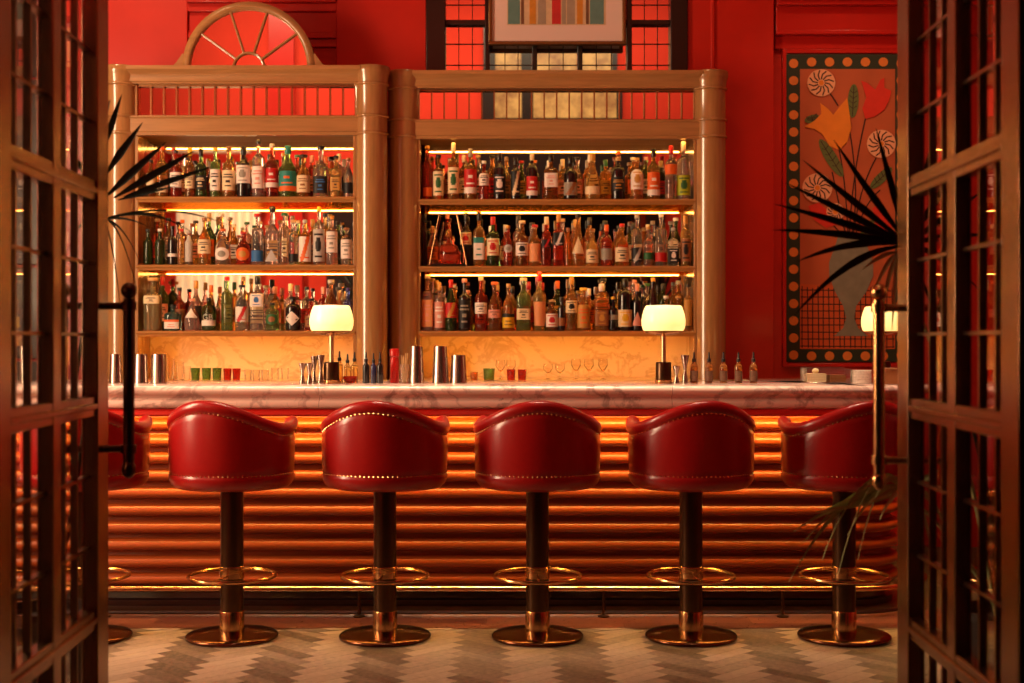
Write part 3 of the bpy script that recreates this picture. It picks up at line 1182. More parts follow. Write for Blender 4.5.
def make_bottle(x, y, z, r, h, shape, glass, lab, cap, rz=0.0, label='', group=None, pour=False):
    """lab: None or (colour, z0, z1, style, mark, accent) with heights as fractions of h."""
    root = thing('bottle', label, 'bottle', (x, y, z), rz, group)
    dy = 0.72 if shape == 'flat' else 1.0
    prof, rn = bprof('std' if shape == 'flat' else shape, r, h)
    mb = MB()
    mb.lathe(prof, 24, dy=dy)
    mb.build('glass_body', MATS['glass_' + glass.replace(' ', '_')], root, sharp=60)
    if cap:
        cm, big = cap
        m = MATS['cork'] if cm == 'cork' else MATS['cap_' + cm]
        c = MB()
        rc = rn * (1.25 if not big else big)
        if big and big < 0:       # a ball stopper
            rb_ = -big * rn
            c.lathe([(rn * 0.85, h * 0.93), (rn * 0.85, h - rb_ * 1.2)], 16)
            c.ball((0, 0, h - rb_), rb_, 14, 8)
        else:
            zb = h * (0.928 if not big or big < 1.6 else 0.938)
            zb = h * 0.84 if big == 1.3 else zb
            c.lathe([(rc, zb), (rc * 1.03, zb + 0.001), (rc * 1.03, h * 0.992), (rc * 0.93, h)], 16)
        c.build('cap', m, root, sharp=50)
    if lab:
        col, a, b, style, mark, acc = lab
        ang = math.radians(78 if style == 'wrap' else 60)
        if shape in ('sq', 'deca'):
            ang = math.radians(52)
        p = label_patch(prof, 0, a * h, b * h, ang, style, dy, mark)
        p.build('label', [MATS['paper_' + col], MATS['paper_' + acc] if acc in LC else MATS['ink']], root, sharp=80)
    return root


# rows: (pixel x, width px, top y, shape, glass, label(colour, y0, y1, style, mark, accent), cap(colour, size))
W_ = 'wrap'
rowsL = [
    [(151, 9, 160, 'std', 'brown', ('cream', 174, 186, W_, 0, ''), ('black', 0)),
     (162, 12.5, 147, 'std', 'amber', ('cream', 184, 193, W_, 1, ''), ('orange', 0)),
     (176, 11.5, 150, 'std', 'red', ('white', 173, 188, W_, 1, ''), ('black', 0)),
     (190, 10, 148, 'std', 'brown', ('cream', 175, 189, W_, 1, ''), ('yellow', 1.3)),
     (201, 11, 149, 'wine', 'dark green', ('black', 176, 190, W_, 1, 'cream'), ('black', 1.3)),
     (215.3, 10, 148, 'slim', 'green', ('white', 170, 191, W_, 1, ''), ('yellow', 0)),
     (229, 13, 147, 'std', 'amber', ('cream', 171, 191, W_, 1, ''), ('brown', 0)),
     (243.5, 14, 147, 'wine', 'black', ('white', 166, 184, W_, 4, 'grey'), ('black', 1.3)),
     (258.5, 12.5, 140, 'slim', 'pink', ('white', 167, 189, W_, 1, 'pink'), ('black', 0)),
     (272, 12.5, 144, 'std', 'red', ('red', 169, 188, W_, 2, 'white'), ('silver', 0)),
     (288, 17.5, 146, 'round', 'green', ('teal', 172, 192, W_, 2, 'orange'), ('teal', 1.3)),
     (303.5, 13.5, 155, 'round', 'amber', ('cream', 176, 193, W_, 1, 'brown'), ('black', 1.9)),
     (321, 15.5, 146, 'deca', 'clear', ('black', 177, 194, W_, 1, 'blue'), ('black', 1.5)),
     (336, 11, 156, 'sq', 'gold', ('gold', 178, 191, W_, 1, ''), ('black', 1.5)),
     (348.5, 10, 158, 'round', 'clear', ('black', 183, 194, W_, 0, ''), ('brown', 0))],
    [(148, 9.5, 229, 'wine', 'dark green', None, ('black', 0)),
     (160, 10, 229, 'wine', 'dark green', None, ('white', 0)),
     (172.5, 9.5, 226, 'wine', 'black', ('white', 254, 257, W_, 0, ''), ('black', 0)),
     (181.5, 7.5, 229, 'slim', 'amber', None, ('red', 0)),
     (189, 7.5, 231, 'slim', 'clear', ('silver', 236, 262, W_, 0, ''), ('silver', 1.7)),
     (204.5, 13, 218, 'round', 'amber', ('cream', 240, 254, W_, 1, ''), ('brown', 0)),
     (223, 15.5, 229, 'round', 'clear', ('white', 248, 261, 'disc', 4, 'grey'), ('orange', 0)),
     (243.5, 14.5, 232, 'round', 'red', ('orange', 248, 261, 'disc', 4, 'gold'), ('red', 1.4)),
     (257.5, 12, 214, 'slim', 'clear', ('blue', 251, 262, W_, 0, ''), ('red', 1.9)),
     (272.5, 14, 206, 'deca', 'clear', ('silver', 250, 262, 'tri', 0, ''), ('black', -1.75)),
     (284.5, 9, 213, 'slim', 'pale', None, ('green', 1.9)),
     (293.5, 9, 220, 'slim', 'clear', ('black', 254, 262, W_, 0, ''), ('cork', 1.5)),
     (305, 12, 220, 'std', 'orange', ('white', 237, 262, W_, 5, 'orange'), ('silver', 0)),
     (319, 11.5, 207, 'slim', 'clear', ('silver', 230, 262, W_, 4, 'black'), ('yellow', 0)),
     (332, 11, 216, 'slim', 'pink', ('white', 232, 253, W_, 1, 'grey'), ('gold', 0)),
     (346.5, 11, 228, 'apo', 'pale', ('white', 240, 259, W_, 1, 'grey'), ('brown', 1.7))],
    [(153, 16.5, 278, 'sq', 'olive', ('cream', 296, 304, W_, 1, ''), ('cork', 2.0)),
     (173, 15.5, 305, 'sq', 'teal', ('white', 320, 329, W_, 3, 'orange'), ('black', 0)),
     (192, 15, 299, 'cone', 'pink', ('white', 308, 318, 'tri', 0, ''), ('pink', 0)),
     (209, 14, 298, 'apo', 'dark green', ('white', 320.5, 326, W_, 0, ''), ('black', 0)),
     (227, 11.5, 277, 'slim', 'green', None, ('red', 1.5)),
     (242, 12.5, 285, 'std', 'clear', ('white', 307, 322, W_, 5, 'red'), ('black', 1.7)),
     (257.5, 14, 276, 'sq', 'clear', ('white', 294, 307, W_, 4, 'blue'), ('black', 1.3)),
     (272.5, 13, 303, 'apo', 'green', ('green', 314, 325, 'disc', 4, 'brown'), ('black', 0)),
     (293, 15, 297, 'apo', 'black', ('white', 311.5, 326, 'diamond', 0, ''), ('black', 1.7)),
     (311, 12, 299, 'round', 'red', ('brown', 316, 327, W_, 1, ''), ('black', 1.7)),
     (331, 14, 280, 'round', 'brown', ('red', 305, 325, W_, 1, ''), ('silver', 1.5)),
     (348, 9, 288, 'slim', 'blue', None, ('purple', 0))],
]
rowsR = [
    [(427.5, 9, 146, 'slim', 'red', ('orange', 188, 197, W_, 0, ''), ('gold', 1.5)),
     (438.5, 10.5, 155, 'wine', 'amber', ('cream', 172, 196, W_, 4, 'green'), ('black', 1.6)),
     (453.5, 11, 143, 'wine', 'amber', ('cream', 168, 194, W_, 4, 'green'), ('cream', 1.3)),
     (470.5, 12.5, 149, 'wine', 'amber', ('red', 170, 194, W_, 2, 'white'), ('grey', 1.3)),
     (484, 10, 161, 'std', 'red', ('white', 174, 186, W_, 1, ''), ('white', 0)),
     (499.5, 12, 153, 'slim', 'black', ('black', 175, 195, W_, 4, 'white'), ('black', 1.3)),
     (515.5, 9.5, 158, 'slim', 'black', ('black', 172, 196, W_, 5, 'cream'), ('black', 1.3)),
     (532, 11, 153, 'slim', 'black', ('red', 177, 196, W_, 2, 'white'), ('cream', 1.3)),
     (551, 14, 155, 'sq', 'brown', ('white', 174, 188, W_, 1, 'pink'), ('black', 1.3)),
     (570.5, 13.5, 157, 'std', 'black', ('grey', 183, 196, W_, 5, 'brown'), ('black', 1.3)),
     (592.5, 14.5, 154, 'cone', 'gold', ('cream', 187, 195, W_, 0, ''), ('gold', 1.3)),
     (618, 14, 158, 'apo', 'black', ('black', 178, 192, W_, 1, 'gold'), ('cork', 1.5)),
     (637, 12.5, 158, 'std', 'amber', ('white', 170, 190, W_, 4, 'gold'), ('gold', 0)),
     (653.5, 12.5, 149, 'std', 'amber', ('orange', 173, 196, W_, 2, 'white'), ('black', 1.3)),
     (671, 12, 146, 'slim', 'clear', ('orange', 165, 175, W_, 0, ''), ('red', 1.3)),
     (683.5, 13, 142, 'slim', 'clear', ('lime', 176, 196, W_, 4, 'green'), ('cream', 1.3))],
    [(424.2, 6, 214, 'slim', 'black', None, ('black', 1.3)),
     (466, 11, 213, 'wine', 'black', ('cream', 233, 245, W_, 4, 'red'), ('black', 1.3)),
     (479, 11, 212, 'sq', 'amber', ('white', 238, 260, W_, 3, 'teal'), ('black', 1.3)),
     (493, 12.5, 217, 'wine', 'dark green', ('cream', 239, 256, W_, 4, 'red'), ('red', 1.3)),
     (508, 9, 226, 'std', 'red', ('silver', 245, 253, 'disc', 4, 'grey'), ('gold', 0)),
     (522, 12.5, 221, 'std', 'brown', ('white', 243, 256, W_, 4, 'black'), ('cream', 1.7)),
     (535, 11.5, 225, 'std', 'amber', ('peach', 244, 262, W_, 0, ''), ('red', 1.7)),
     (546.5, 9, 217, 'sq', 'red', ('black', 240, 248, W_, 5, 'red'), ('cream', 1.3)),
     (558.5, 11, 214, 'sq', 'red', ('black', 233, 246, W_, 5, 'white'), ('gold', 1.3)),
     (568, 7.5, 228, 'std', 'orange', None, ('brown', 0)),
     (578, 13, 214, 'cone', 'amber', ('cream', 237, 254, 'tri', 0, ''), ('black', 0)),
     (592, 12.5, 229, 'round', 'gold', ('cream', 250, 263, W_, 1, ''), ('brown', 1.6)),
     (606.5, 11, 225, 'std', 'red', ('grey', 249, 260, W_, 0, ''), ('orange', 1.3)),
     (622, 13.5, 224, 'round', 'amber', ('cream', 248, 262, W_, 1, ''), ('red', 0)),
     (637, 11, 215, 'slim', 'clear', ('black', 248, 262, W_, 5, 'silver'), ('silver', 1.4)),
     (648.5, 10.5, 227, 'std', 'clear', ('green', 253, 260, W_, 0, ''), ('gold', 0)),
     (661, 12, 214, 'slim', 'clear', ('red', 253, 262, W_, 0, ''), ('white', 0)),
     (673, 11.5, 228, 'sq', 'pale', ('black', 249, 263, W_, 4, 'white'), ('silver', 0)),
     (685.5, 10, 216, 'slim', 'gold', ('brown', 239, 262, W_, 4, 'black'), ('gold', 1.3))],
    [(427.5, 12, 275, 'sq', 'pink', ('peach', 300, 327, W_, 1, 'pink'), ('cream', 1.6)),
     (439.5, 11, 283, 'slim', 'pink', ('pink', 302, 328, W_, 1, 'white'), ('gold', 1.3)),
     (451, 11.5, 280, 'champ', 'dark green', ('red', 303, 318, W_, 5, 'gold'), ('red', 1.3)),
     (464.5, 12, 279, 'wine', 'black', ('black', 300, 328, W_, 1, 'grey'), ('pink', 1.5)),
     (481, 12, 277, 'std', 'red', ('white', 303, 314, W_, 1, ''), ('cream', 1.4)),
     (494.5, 12.5, 282, 'round', 'brown', ('pink', 310, 318, W_, 1, ''), ('orange', 1.8)),
     (508.5, 12, 284, 'round', 'amber', ('yellow', 314, 328, W_, 3, 'black'), ('cork', 0)),
     (523.5, 14, 278, 'sq', 'green', ('cream', 309, 320, W_, 1, ''), ('cream', 1.7)),
     (539.5, 13, 272, 'taper', 'gold', ('peach', 302, 326, W_, 0, ''), ('red', 1.3)),
     (552, 12, 300, 'std', 'brown', ('white', 314, 327, W_, 4, 'red'), ('cork', 1.7)),
     (561.5, 7.5, 297, 'slim', 'black', ('brown', 318, 326, W_, 0, ''), ('black', 1.3)),
     (571.5, 11.5, 276, 'std', 'amber', ('cream', 301, 313, W_, 4, 'black'), ('gold', 1.3)),
     (583.5, 13, 288, 'round', 'orange', ('gold', 305, 328, W_, 1, 'orange'), ('yellow', 1.9)),
     (601.5, 14, 284, 'sq', 'amber', ('brown', 311, 326, W_, 4, 'gold'), ('white', 1.3)),
     (613, 9, 297, 'std', 'black', ('grey', 315, 320, W_, 0, ''), ('yellow', 0)),
     (625, 14, 279, 'apo', 'black', ('cream', 310, 327, W_, 4, 'yellow'), ('black', 1.3)),
     (637, 11, 284, 'std', 'black', ('pink', 312, 326, 'tri', 0, ''), ('pink', 1.3)),
     (653, 12, 278, 'champ', 'black', ('gold', 312, 326, W_, 1, ''), ('gold', 0)),
     (666, 11, 296, 'round', 'brown', ('cream', 312, 326, W_, 1, ''), ('white', 1.5)),
     (678, 9, 296, 'round', 'amber', None, ('gold', 1.5)),
     (688, 8, 284, 'slim', 'gold', ('gold', 300, 326, W_, 0, ''), ('black', 0))],
]
REAR_G = ['amber', 'clear', 'brown', 'green', 'gold', 'pale', 'red', 'dark green', 'amber', 'clear', 'pink', 'orange']
REAR_S = ['std', 'slim', 'wine', 'round', 'std', 'slim', 'sq', 'champ']
REAR_C = ['black', 'gold', 'red', 'cream', 'silver', 'black', 'orange', 'white', 'black', 'cork', 'green', 'pink']
REAR_L = ['cream', 'white', 'orange', 'brown', 'red', 'gold', 'black', 'pink']


def cap_word(cap):
    return cap[0] + ('-stoppered' if cap[0] == 'cork' else '-capped')


def fill(rows, Yf, ztops, cab, frm, rear_n):
    kinds = ['top', 'middle', 'bottom']
    for si, row in enumerate(rows):
        zt = ztops[si]
        Y0 = Yf + 0.125
        xs = []
        for bi, (px, wpx, ty, shp, gl, lab, cap) in enumerate(sorted(row, key=lambda q: q[0])):
            Yb = Y0 + (0.11 if px == 466 else 0.0)
            k = Yb / F
            x = PX(px, Yb)
            base_y = 341.5 - (zt - HC) / k
            h = (base_y - ty) * k
            r = wpx * k / 2
            fr = None
            if lab:
                fr = (lab[0], max(0.03, (base_y - lab[2]) * k / h), (base_y - lab[1]) * k / h, lab[3], lab[4], lab[5])
            adj = {'clear': 'clear glass', 'pale': 'pale glass', 'black': 'black', 'dark green': 'dark-green'}.get(gl, gl)
            lw = f'with {lab[0]} label' if lab else f'without label, {cap_word(cap)}'
            txt = f'{adj} bottle {lw}, {ORD[bi]} from {frm}, front row, {kinds[si]} shelf, {cab} cabinet'
            bo = make_bottle(x, Yb, zt + 0.0012, r, h, shp, gl, fr, cap, 0.0, txt, f'bottles on the {kinds[si]} shelf of the {cab} cabinet')
            if px == 209:
                cu = bpy.data.curves.new('lettering', 'FONT')
                cu.body = 'GB'
                cu.size = 0.052
                cu.extrude = 0.0006
                cu.align_x = 'CENTER'
                to = bpy.data.objects.new('lettering', cu)
                COL.objects.link(to)
                bpy.context.view_layer.update()
                me = bpy.data.meshes.new_from_object(to.evaluated_get(bpy.context.evaluated_depsgraph_get()))
                bpy.data.objects.remove(to)
                for v in me.vertices:     # wrap the letters round the bottle
                    a = v.co.x / r
                    rr = r + 0.0012
                    v.co = (rr * math.sin(a), -rr * math.cos(a), 0.067 + v.co.y)
                me.materials.clear()
                me.materials.append(MATS['paper_white'])
                lo_ = bpy.data.objects.new('lettering', me)
                COL.objects.link(lo_)
                lo_.parent = bo
            xs.append((px, wpx))
        # rear row
        Yr = Yf + 0.25
        p0, p1 = min(q[0] for q in row) + 2, max(q[0] for q in row) - 2
        nr = rear_n[si]
        bk = -1
        for bi in range(nr):
            px = p0 + (p1 - p0) * (bi + 0.5 + R.uniform(-0.08, 0.08)) / nr
            if cab == 'wide' and si == 1 and 455 < px < 478:
                continue
            bk += 1
            k = Yr / F
            h = R.uniform(0.265, 0.345)
            r = min(R.uniform(0.031, 0.041), (p1 - p0) / nr * k * 0.5 * 0.80)
            g = R.choice(REAR_G)
            c = (R.choice(REAR_C), R.choice([0, 1.3, 1.3, 1.6]))
            lc = R.choice(REAR_L)
            adj = {'clear': 'clear glass', 'pale': 'pale glass', 'dark green': 'dark-green'}.get(g, g)
            txt = f'{cap_word(c)} {adj} bottle, {ORD[bk]} from {frm}, rear row, {kinds[si]} shelf, {cab} cabinet'
            make_bottle(PX(px, Yr), Yr, zt + 0.0012, r, h, R.choice(REAR_S), g, (lc, 0.18, 0.5, 'wrap', 1, ''), c, 0.0, txt, f'bottles on the {kinds[si]} shelf of the {cab} cabinet')


fill(rowsL, YFL, shL, 'arched', 'outer column', [14, 15, 12])
fill(rowsR, YFR, shR, 'wide', 'middle columns', [18, 18, 17])

# cut-glass decanter of cognac inside a wire trapezoid frame (wide cabinet, middle shelf)
Yd = YFR + 0.12
k = Yd / F
zt = shR[1] + 0.0012
dc = thing('decanter', 'red cognac decanter inside a bright wire trapezoid stand on the wide cabinet middle shelf', 'decanter', (PX(448.5, Yd), Yd, zt + 0.0006))
d = MB()
d.lathe([(0.04, 0.014), (0.055, 0.02), (0.067, 0.045), (0.070, 0.08), (0.064, 0.115), (0.05, 0.135), (0.02, 0.148), (0.013, 0.16), (0.013, 0.185)], 24)
d.build('glass_body', MATS['glass_red'], dc)
d = MB()
d.lathe([(0.014, 0.185), (0.022, 0.20), (0.018, 0.222), (0.006, 0.235)], 8)
d.build('stopper', MATS['glass_gold'], dc)
ws = thing('wire_stand', 'bright wire trapezoid stand around the red decanter', 'stand', (PX(448.5, Yd), Yd, zt))
d = MB()
for yy in (-0.075, 0.075):
    d.tube([(-0.118, yy, 0.005), (-0.055, yy, 0.325), (0.055, yy, 0.325), (0.118, yy, 0.005)], 0.0035, 8, closed=True)
for sx_ in (-1, 1):
    d.tube([(sx_ * 0.055, -0.075, 0.325), (sx_ * 0.055, 0.075, 0.325)], 0.0035, 8)
    d.tube([(sx_ * 0.118, -0.075, 0.005), (sx_ * 0.118, 0.075, 0.005)], 0.0035, 8)
d.build('wire', M_muntin, ws)
d = MB()
d.box(-0.11, 0.11, -0.074, 0.074, 0.0, 0.013)
d.build('tray', M_black, ws)


# ------------------------------------------------------------------ things standing on the bar top
YT = 6.98
KT = YT / F
ZB = ZW + 0.0008


def bar_x(px, Y=YT):
    return PX(px, Y)


def make_lamp(px, label, Y=YT):
    t = thing('table_lamp', label, 'lamp', (PX(px, Y), Y, ZB), 0, 'opal table lamps on the bar')
    b = MB()
    b.lathe([(0.041, 0.018), (0.040, 0.105), (0.037, 0.110), (0.012, 0.112)], 32)
    b.build('base', M_post, t)
    b = MB()
    b.lathe([(0.043, 0.0), (0.044, 0.002), (0.044, 0.016), (0.042, 0.018)], 32)
    b.build('base_ring', M_brass, t)
    b = MB()
    b.lathe([(0.0125, 0.110), (0.0125, 0.250)], 16)
    b.build('pole', mat('pale_brass', (0.85, 0.62, 0.34), 0.34, metal=1.0), t)
    b = MB()
    b.lathe([(0.014, 0.245), (0.05, 0.249), (0.09, 0.258), (0.103, 0.266), (0.100, 0.272), (0.014, 0.262)], 40)
    b.build('shade_dish', M_brass, t)
    b = MB()
    b.lathe([(0.098, 0.268), (0.106, 0.278), (0.1125, 0.300), (0.1135, 0.325), (0.110, 0.350), (0.103, 0.375), (0.094, 0.397), (0.088, 0.402), (0.04, 0.404), (0.002, 0.404)], 48)
    b.build('shade', M_shade, t, sharp=60)
    return t


make_lamp(331.5, 'glowing opal table lamp in front of the arched cabinet')
make_lamp(663.5, 'glowing opal table lamp beside the two jiggers, before the wide cabinet')
make_lamp(883, 'glowing opal table lamp behind the brass door pull', 7.18)


def tin(px, wt, wb, ty, label, Y=YT, by=383.0):
    k = Y / F
    h = (341.5 + (HC - ZB) / k - ty) * k
    t = thing('shaker_tin', label, 'cocktail shaker', (PX(px, Y), Y, ZB), 0, 'steel shaker tins on the bar')
    b = MB()
    rt, rb = wt * k / 2, wb * k / 2
    # standing upside down: wide rim on the bar when wb > wt
    if wb >= wt:
        b.lathe([(rb, 0.0), (rb * 1.01, 0.003), (rb, 0.006), (rt, h - 0.006), (rt * 0.97, h - 0.001), (rt * 0.9, h)], 28)
    else:
        b.lathe([(rb * 0.95, 0.0), (rb, 0.004), (rt, h - 0.004), (rt * 1.02, h - 0.002), (rt, h), (rt * 0.95, h), (rb * 0.9, 0.02)], 28)
    b.build('tin_body', M_steel, t)
    return t


tin(116, 11, 13, 354, 'steel shaker tin partly behind the dark door pull')
tin(141, 12.5, 14.5, 354, 'steel shaker tin standing just beside the dark door pull')
tin(159, 14.5, 16, 354, 'steel shaker tin farthest from the dark door pull in its trio')
tin(416.5, 12, 15, 346, 'tall steel shaker tin next to the glass of picks')
tin(440.5, 13, 17, 346, 'tall steel shaker tin between two other tins')
tin(458.5, 14, 17, 355, 'shorter steel shaker tin beside a taller tin')


def jigger(px, ty, label, w=8.5, Y=YT - 0.02):
    k = Y / F
    h = (341.5 + (HC - ZB) / k - ty) * k
    t = thing('jigger', label, 'jigger', (PX(px, Y), Y, ZB), 0, 'steel jiggers beside the lamps')
    r = w * k / 2
    b = MB()
    b.lathe([(r * 0.85, 0.0), (r * 0.88, 0.003), (r * 0.35, h * 0.42), (r * 0.35, h * 0.46), (r, h - 0.003), (r, h), (r * 0.93, h), (r * 0.3, h * 0.5)], 24)
    b.build('jigger_body', M_steel, t)


jigger(302.5, 363, 'small steel jigger first of four beside the lamp at the arched cabinet', 7.5, YT - 0.06)
jigger(309.5, 363, 'small steel jigger second of four beside the lamp at the arched cabinet', 7.5, YT - 0.06)
jigger(314.3, 356, 'tall steel jigger farther from the lamp at the arched cabinet', 7, YT + 0.10)
jigger(320.8, 355, 'tall steel jigger touching distance from the lamp at the arched cabinet', 8, YT + 0.10)
jigger(676.5, 366, 'short steel jigger between lamp and taller jigger', 7.5)
jigger(685, 355, 'tall steel jigger beside the row of dropper bottles', 8)


def squeeze(px, w, ty, label, m, Y=YT, pour=0, cat='bottle', name='dasher_bottle', capm=None, group=None):
    k = Y / F
    h = (341.5 + (HC - ZB) / k - ty) * k
    r = w * k / 2
    t = thing(name, label, cat, (PX(px, Y), Y, ZB), 0, group)
    b = MB()
    b.lathe([(r * 0.9, 0), (r, 0.003), (r, h * 0.52), (r * 0.9, h * 0.58), (r * 0.45, h * 0.64), (r * 0.42, h * 0.70)], 20)
    b.build('bottle_body', m, t)
    c = MB()
    c.lathe([(r * 0.5, h * 0.68), (r * 0.55, h * 0.70), (r * 0.55, h * 0.78), (r * 0.30, h * 0.80), (r * 0.22, h * 0.98), (r * 0.15, h)], 16)
    c.build('nozzle', capm or MATS['cap_black'], t)
    return t


squeeze(366, 7, 352, 'black pointed dasher bottle nearer the lamp at the arched cabinet', MATS['cap_black'])
squeeze(373.5, 6, 353, 'dark blue pointed dasher bottle between two others', mat('dark_blue_glass', (0.02, 0.02, 0.06), 0.15, coat=0.3))
squeeze(380, 6.5, 352, 'dark pointed dasher bottle nearest the red pepper mill', MATS['glass_black'])
for px, ty, lb in ((339.5, 351, 'small glass bitters bottle right behind the lamp pole at the arched cabinet'), (347.5, 354, 'round glass bitters bottle in the middle of three behind the lamp'),
                   (354.5, 352, 'small glass bitters bottle beside the cabinet column')):
    t = squeeze(px, 7, ty, lb, MATS['glass_gold'], YT + 0.16, name='bitters_bottle')
labs = ['dropper bottle with black pourer beside the tall jigger', 'dropper bottle with black pourer in front of the wide cabinet column',
        'middle dropper bottle with black pourer, third from the jiggers', 'dropper bottle with black pourer, fourth from the jiggers', 'end dropper bottle with black pourer, standing nearest the painting']
for px, lb in zip((694, 709, 723.5, 738.5, 753.5), labs):
    t = squeeze(px, 7.6, 352, lb, MATS['glass_brown'], YT, name='dropper_bottle', group='dropper bottles on the bar')
    k = YT / F
    b = MB()
    r = 7.6 * k / 2 + 0.0006
    b.lathe([(r, 0.012), (r, 0.065)], 20, cap=False)
    b.build('label', mat('paper_dark_brown', (0.14, 0.06, 0.03), 0.6, var=0.4, vscale=120), t)
# pepper mill
t = thing('pepper_mill', 'tall red cylindrical pepper mill beside the dark bottles', 'pepper mill', (PX(394.5, YT + .08), YT + .08, ZB))
b = MB()
b.lathe([(0.022, 0), (0.024, 0.004), (0.023, 0.13), (0.021, 0.135)], 24)
b.build('mill_body', MATS['cap_red'], t)
b = MB()
b.lathe([(0.021, 0.136), (0.0255, 0.141), (0.0265, 0.165), (0.022, 0.178), (0.008, 0.182)], 24)
b.build('mill_head', MATS['cap_red'], t)
# glass of picks
t = thing('pick_glass', 'small glass holding wooden picks between pepper mill and shaker', 'glass', (PX(404.5, YT), YT, ZB))


def tumbler(mb, r0, r1, h, wall=0.003, flutes=0):
    mb.lathe([(r0 * 0.95, 0), (r0, 0.002), (r1, h), (r1 - wall, h), (r0 - wall, 0.010), (0.002, 0.010)], 24)


b = MB()
tumbler(b, 0.021, 0.026, 0.10)
b.build('glass_body', MATS['glass_clear'], t)
b = MB()
for q in range(9):
    a = q * 2.4
    b.tube([(0.008 * math.cos(a), 0.008 * math.sin(a), 0.012), (0.017 * math.cos(a + .3), 0.017 * math.sin(a + .3), 0.135 + 0.01 * (q % 3))], 0.0022, 6)
b.build('pick_bundle', MATS['cork'], t)
# small dish with red garnish behind the lamp
t = thing('garnish_dish', 'small red garnish dish behind the lamp at the arched cabinet', 'dish', (PX(350, YT + .03), YT + .03, ZB))
b = MB()
b.lathe([(0.020, 0), (0.022, 0.003), (0.036, 0.022), (0.038, 0.036), (0.035, 0.036), (0.031, 0.022), (0.004, 0.008)], 24)
b.build('dish_body', MATS['glass_red'], t)

# glasses on the work counter behind
ZC = 1.1188
YG = 8.10
KG = YG / F


mat('glass_thin', (0.97, 0.95, 0.92), 0.0, trans=1.0, ior=1.18)


def glassware(px, w, hpx, g, label, kind='tumbler', Y=YG, group=None):
    k = Y / F
    t = thing('wine_glass' if kind == 'wine' else 'tumbler', label, 'glass', (PX(px, Y), Y, ZC), 0, group)
    b = MB()
    r, h = w * k / 2, hpx * k
    if kind == 'wine':
        b.lathe([(r * 0.8, 0), (r * 0.8, 0.003), (0.006, 0.008), (0.004, h * 0.4), (r * 0.5, h * 0.48), (r, h * 0.7), (r * 0.85, h), (r * 0.80, h), (r * 0.93, h * 0.7), (r * 0.4, h * 0.51), (0.001, h * 0.47)], 24)
    else:
        tumbler(b, r * 0.85, r, h)
        b.v = [(x * q, y * q, z) for (x, y, z), q in zip(b.v, [1.0 if i % 2 else 0.93 for i in range(len(b.v))])]
    b.build('glass_body', MATS['glass_thin' if g == 'clear' else 'glass_' + g], t)


gl_ord = ['first', 'second', 'third', 'fourth', 'fifth', 'sixth']
for i, px in enumerate((195.5, 206.5, 217)):
    glassware(px, 9.5, 12.5, 'green', f'low green tumbler, {gl_ord[i]} of the three from the outer column, below the arched cabinet', group='green tumblers on the work counter')
for i, px in enumerate((227.5, 236.5)):
    glassware(px, 8.5, 12, 'red', f'low red tumbler, {["beside the green ones", "beside the clear ones"][i]} below the arched cabinet', group='red tumblers on the work counter')
for i, px in enumerate((248, 256.5, 265, 275, 285)):
    glassware(px, 8, 10.5 + (i > 2) * 2, 'pale' if i < 3 else 'clear', f'low clear tumbler, {gl_ord[i]} from the red ones, below the arched cabinet', group='clear tumblers on the work counter')
for i, px in enumerate((170.5, 180, 187)):
    glassware(px, 7.5, 22 - 4 * i, 'clear', f'clear tall glass, {gl_ord[i]} from the shaker tins, below the arched cabinet', Y=YG + 0.05, group='clear tall glasses on the work counter')
glassware(474, 8, 8.5, 'amber', 'low amber tumbler beside the shorter shaker tin')
glassware(489, 12, 12, 'green', 'low green tumbler below the wide cabinet')
glassware(511, 9, 11, 'red', 'low red tumbler next to the green one, below the wide cabinet')
glassware(522, 9, 11, 'red', 'low red tumbler away from the green one, below the wide cabinet')
for i, px in enumerate((500.5, 511, 548, 560, 576, 589, 603)):
    glassware(px, 10, 20 if i < 2 else (16 if i < 4 else 21), 'clear', f'clear stemmed glass, {(gl_ord + ["seventh"])[i]} from the shaker tins, below the wide cabinet', 'wine', YG + 0.13, 'stemmed glasses below the wide cabinet')

# tray, napkins and holders at the end of the bar
YN = 7.05
t = thing('napkin_caddy', 'shallow clear caddy with folded pale napkins below the painting', 'caddy', (PX(838, YN), YN, ZB))
kn = YN / F
b = MB()
b.box(-34 * kn, 11 * kn, -0.05, 0.09, 0.0, 0.006)
b.build('tray', M_steel, t, bevel=0.002)
b = MB()
for (a, bb) in ((-34, -33.4), (10.4, 11)):
    b.box(a * kn, bb * kn, -0.05, 0.09, 0.006, 0.075)
b.box(-33.4 * kn, 10.4 * kn, 0.086, 0.09, 0.006, 0.082)
b.build('caddy_panel', MATS['glass_clear'], t)
for i, (px, ww, hh, c, lb) in enumerate(((815, 19, 8.5, 'cream', 'folded pale napkin pile at the near end of the clear caddy'), (836, 16, 7, 'brown', 'flat brown napkin pile in the middle of the clear caddy'))):
    n_ = thing('napkin_pile', lb, 'napkins', (PX(px, YN), YN, ZB + 0.0065))
    b = MB()
    for q in range(5):
        b.box(-ww * kn / 2 + 0.001 * (q % 2), ww * kn / 2 - 0.0015 * ((q + 1) % 2), -0.044, 0.05, q * hh * kn / 5, (q + 0.85) * hh * kn / 5)
    b.build('napkin', MATS['paper_' + c], n_)
n_ = thing('bottle_stopper', 'small pale rounded stopper lying on the folded napkin pile', 'stopper', (PX(815.5, YN), YN, ZB + 0.0065 + 8.5 * kn * 0.97))
b = MB()
b.ball((0, 0, 0.014), 0.017, 14, 8, 0.85)
b.build('stopper_head', MATS['paper_cream'], n_)
t = thing('coaster_stack', 'round stack of printed white coasters beside the brass door pull', 'coasters', (PX(861, YN - .02), YN - .02, ZB))
b = MB()
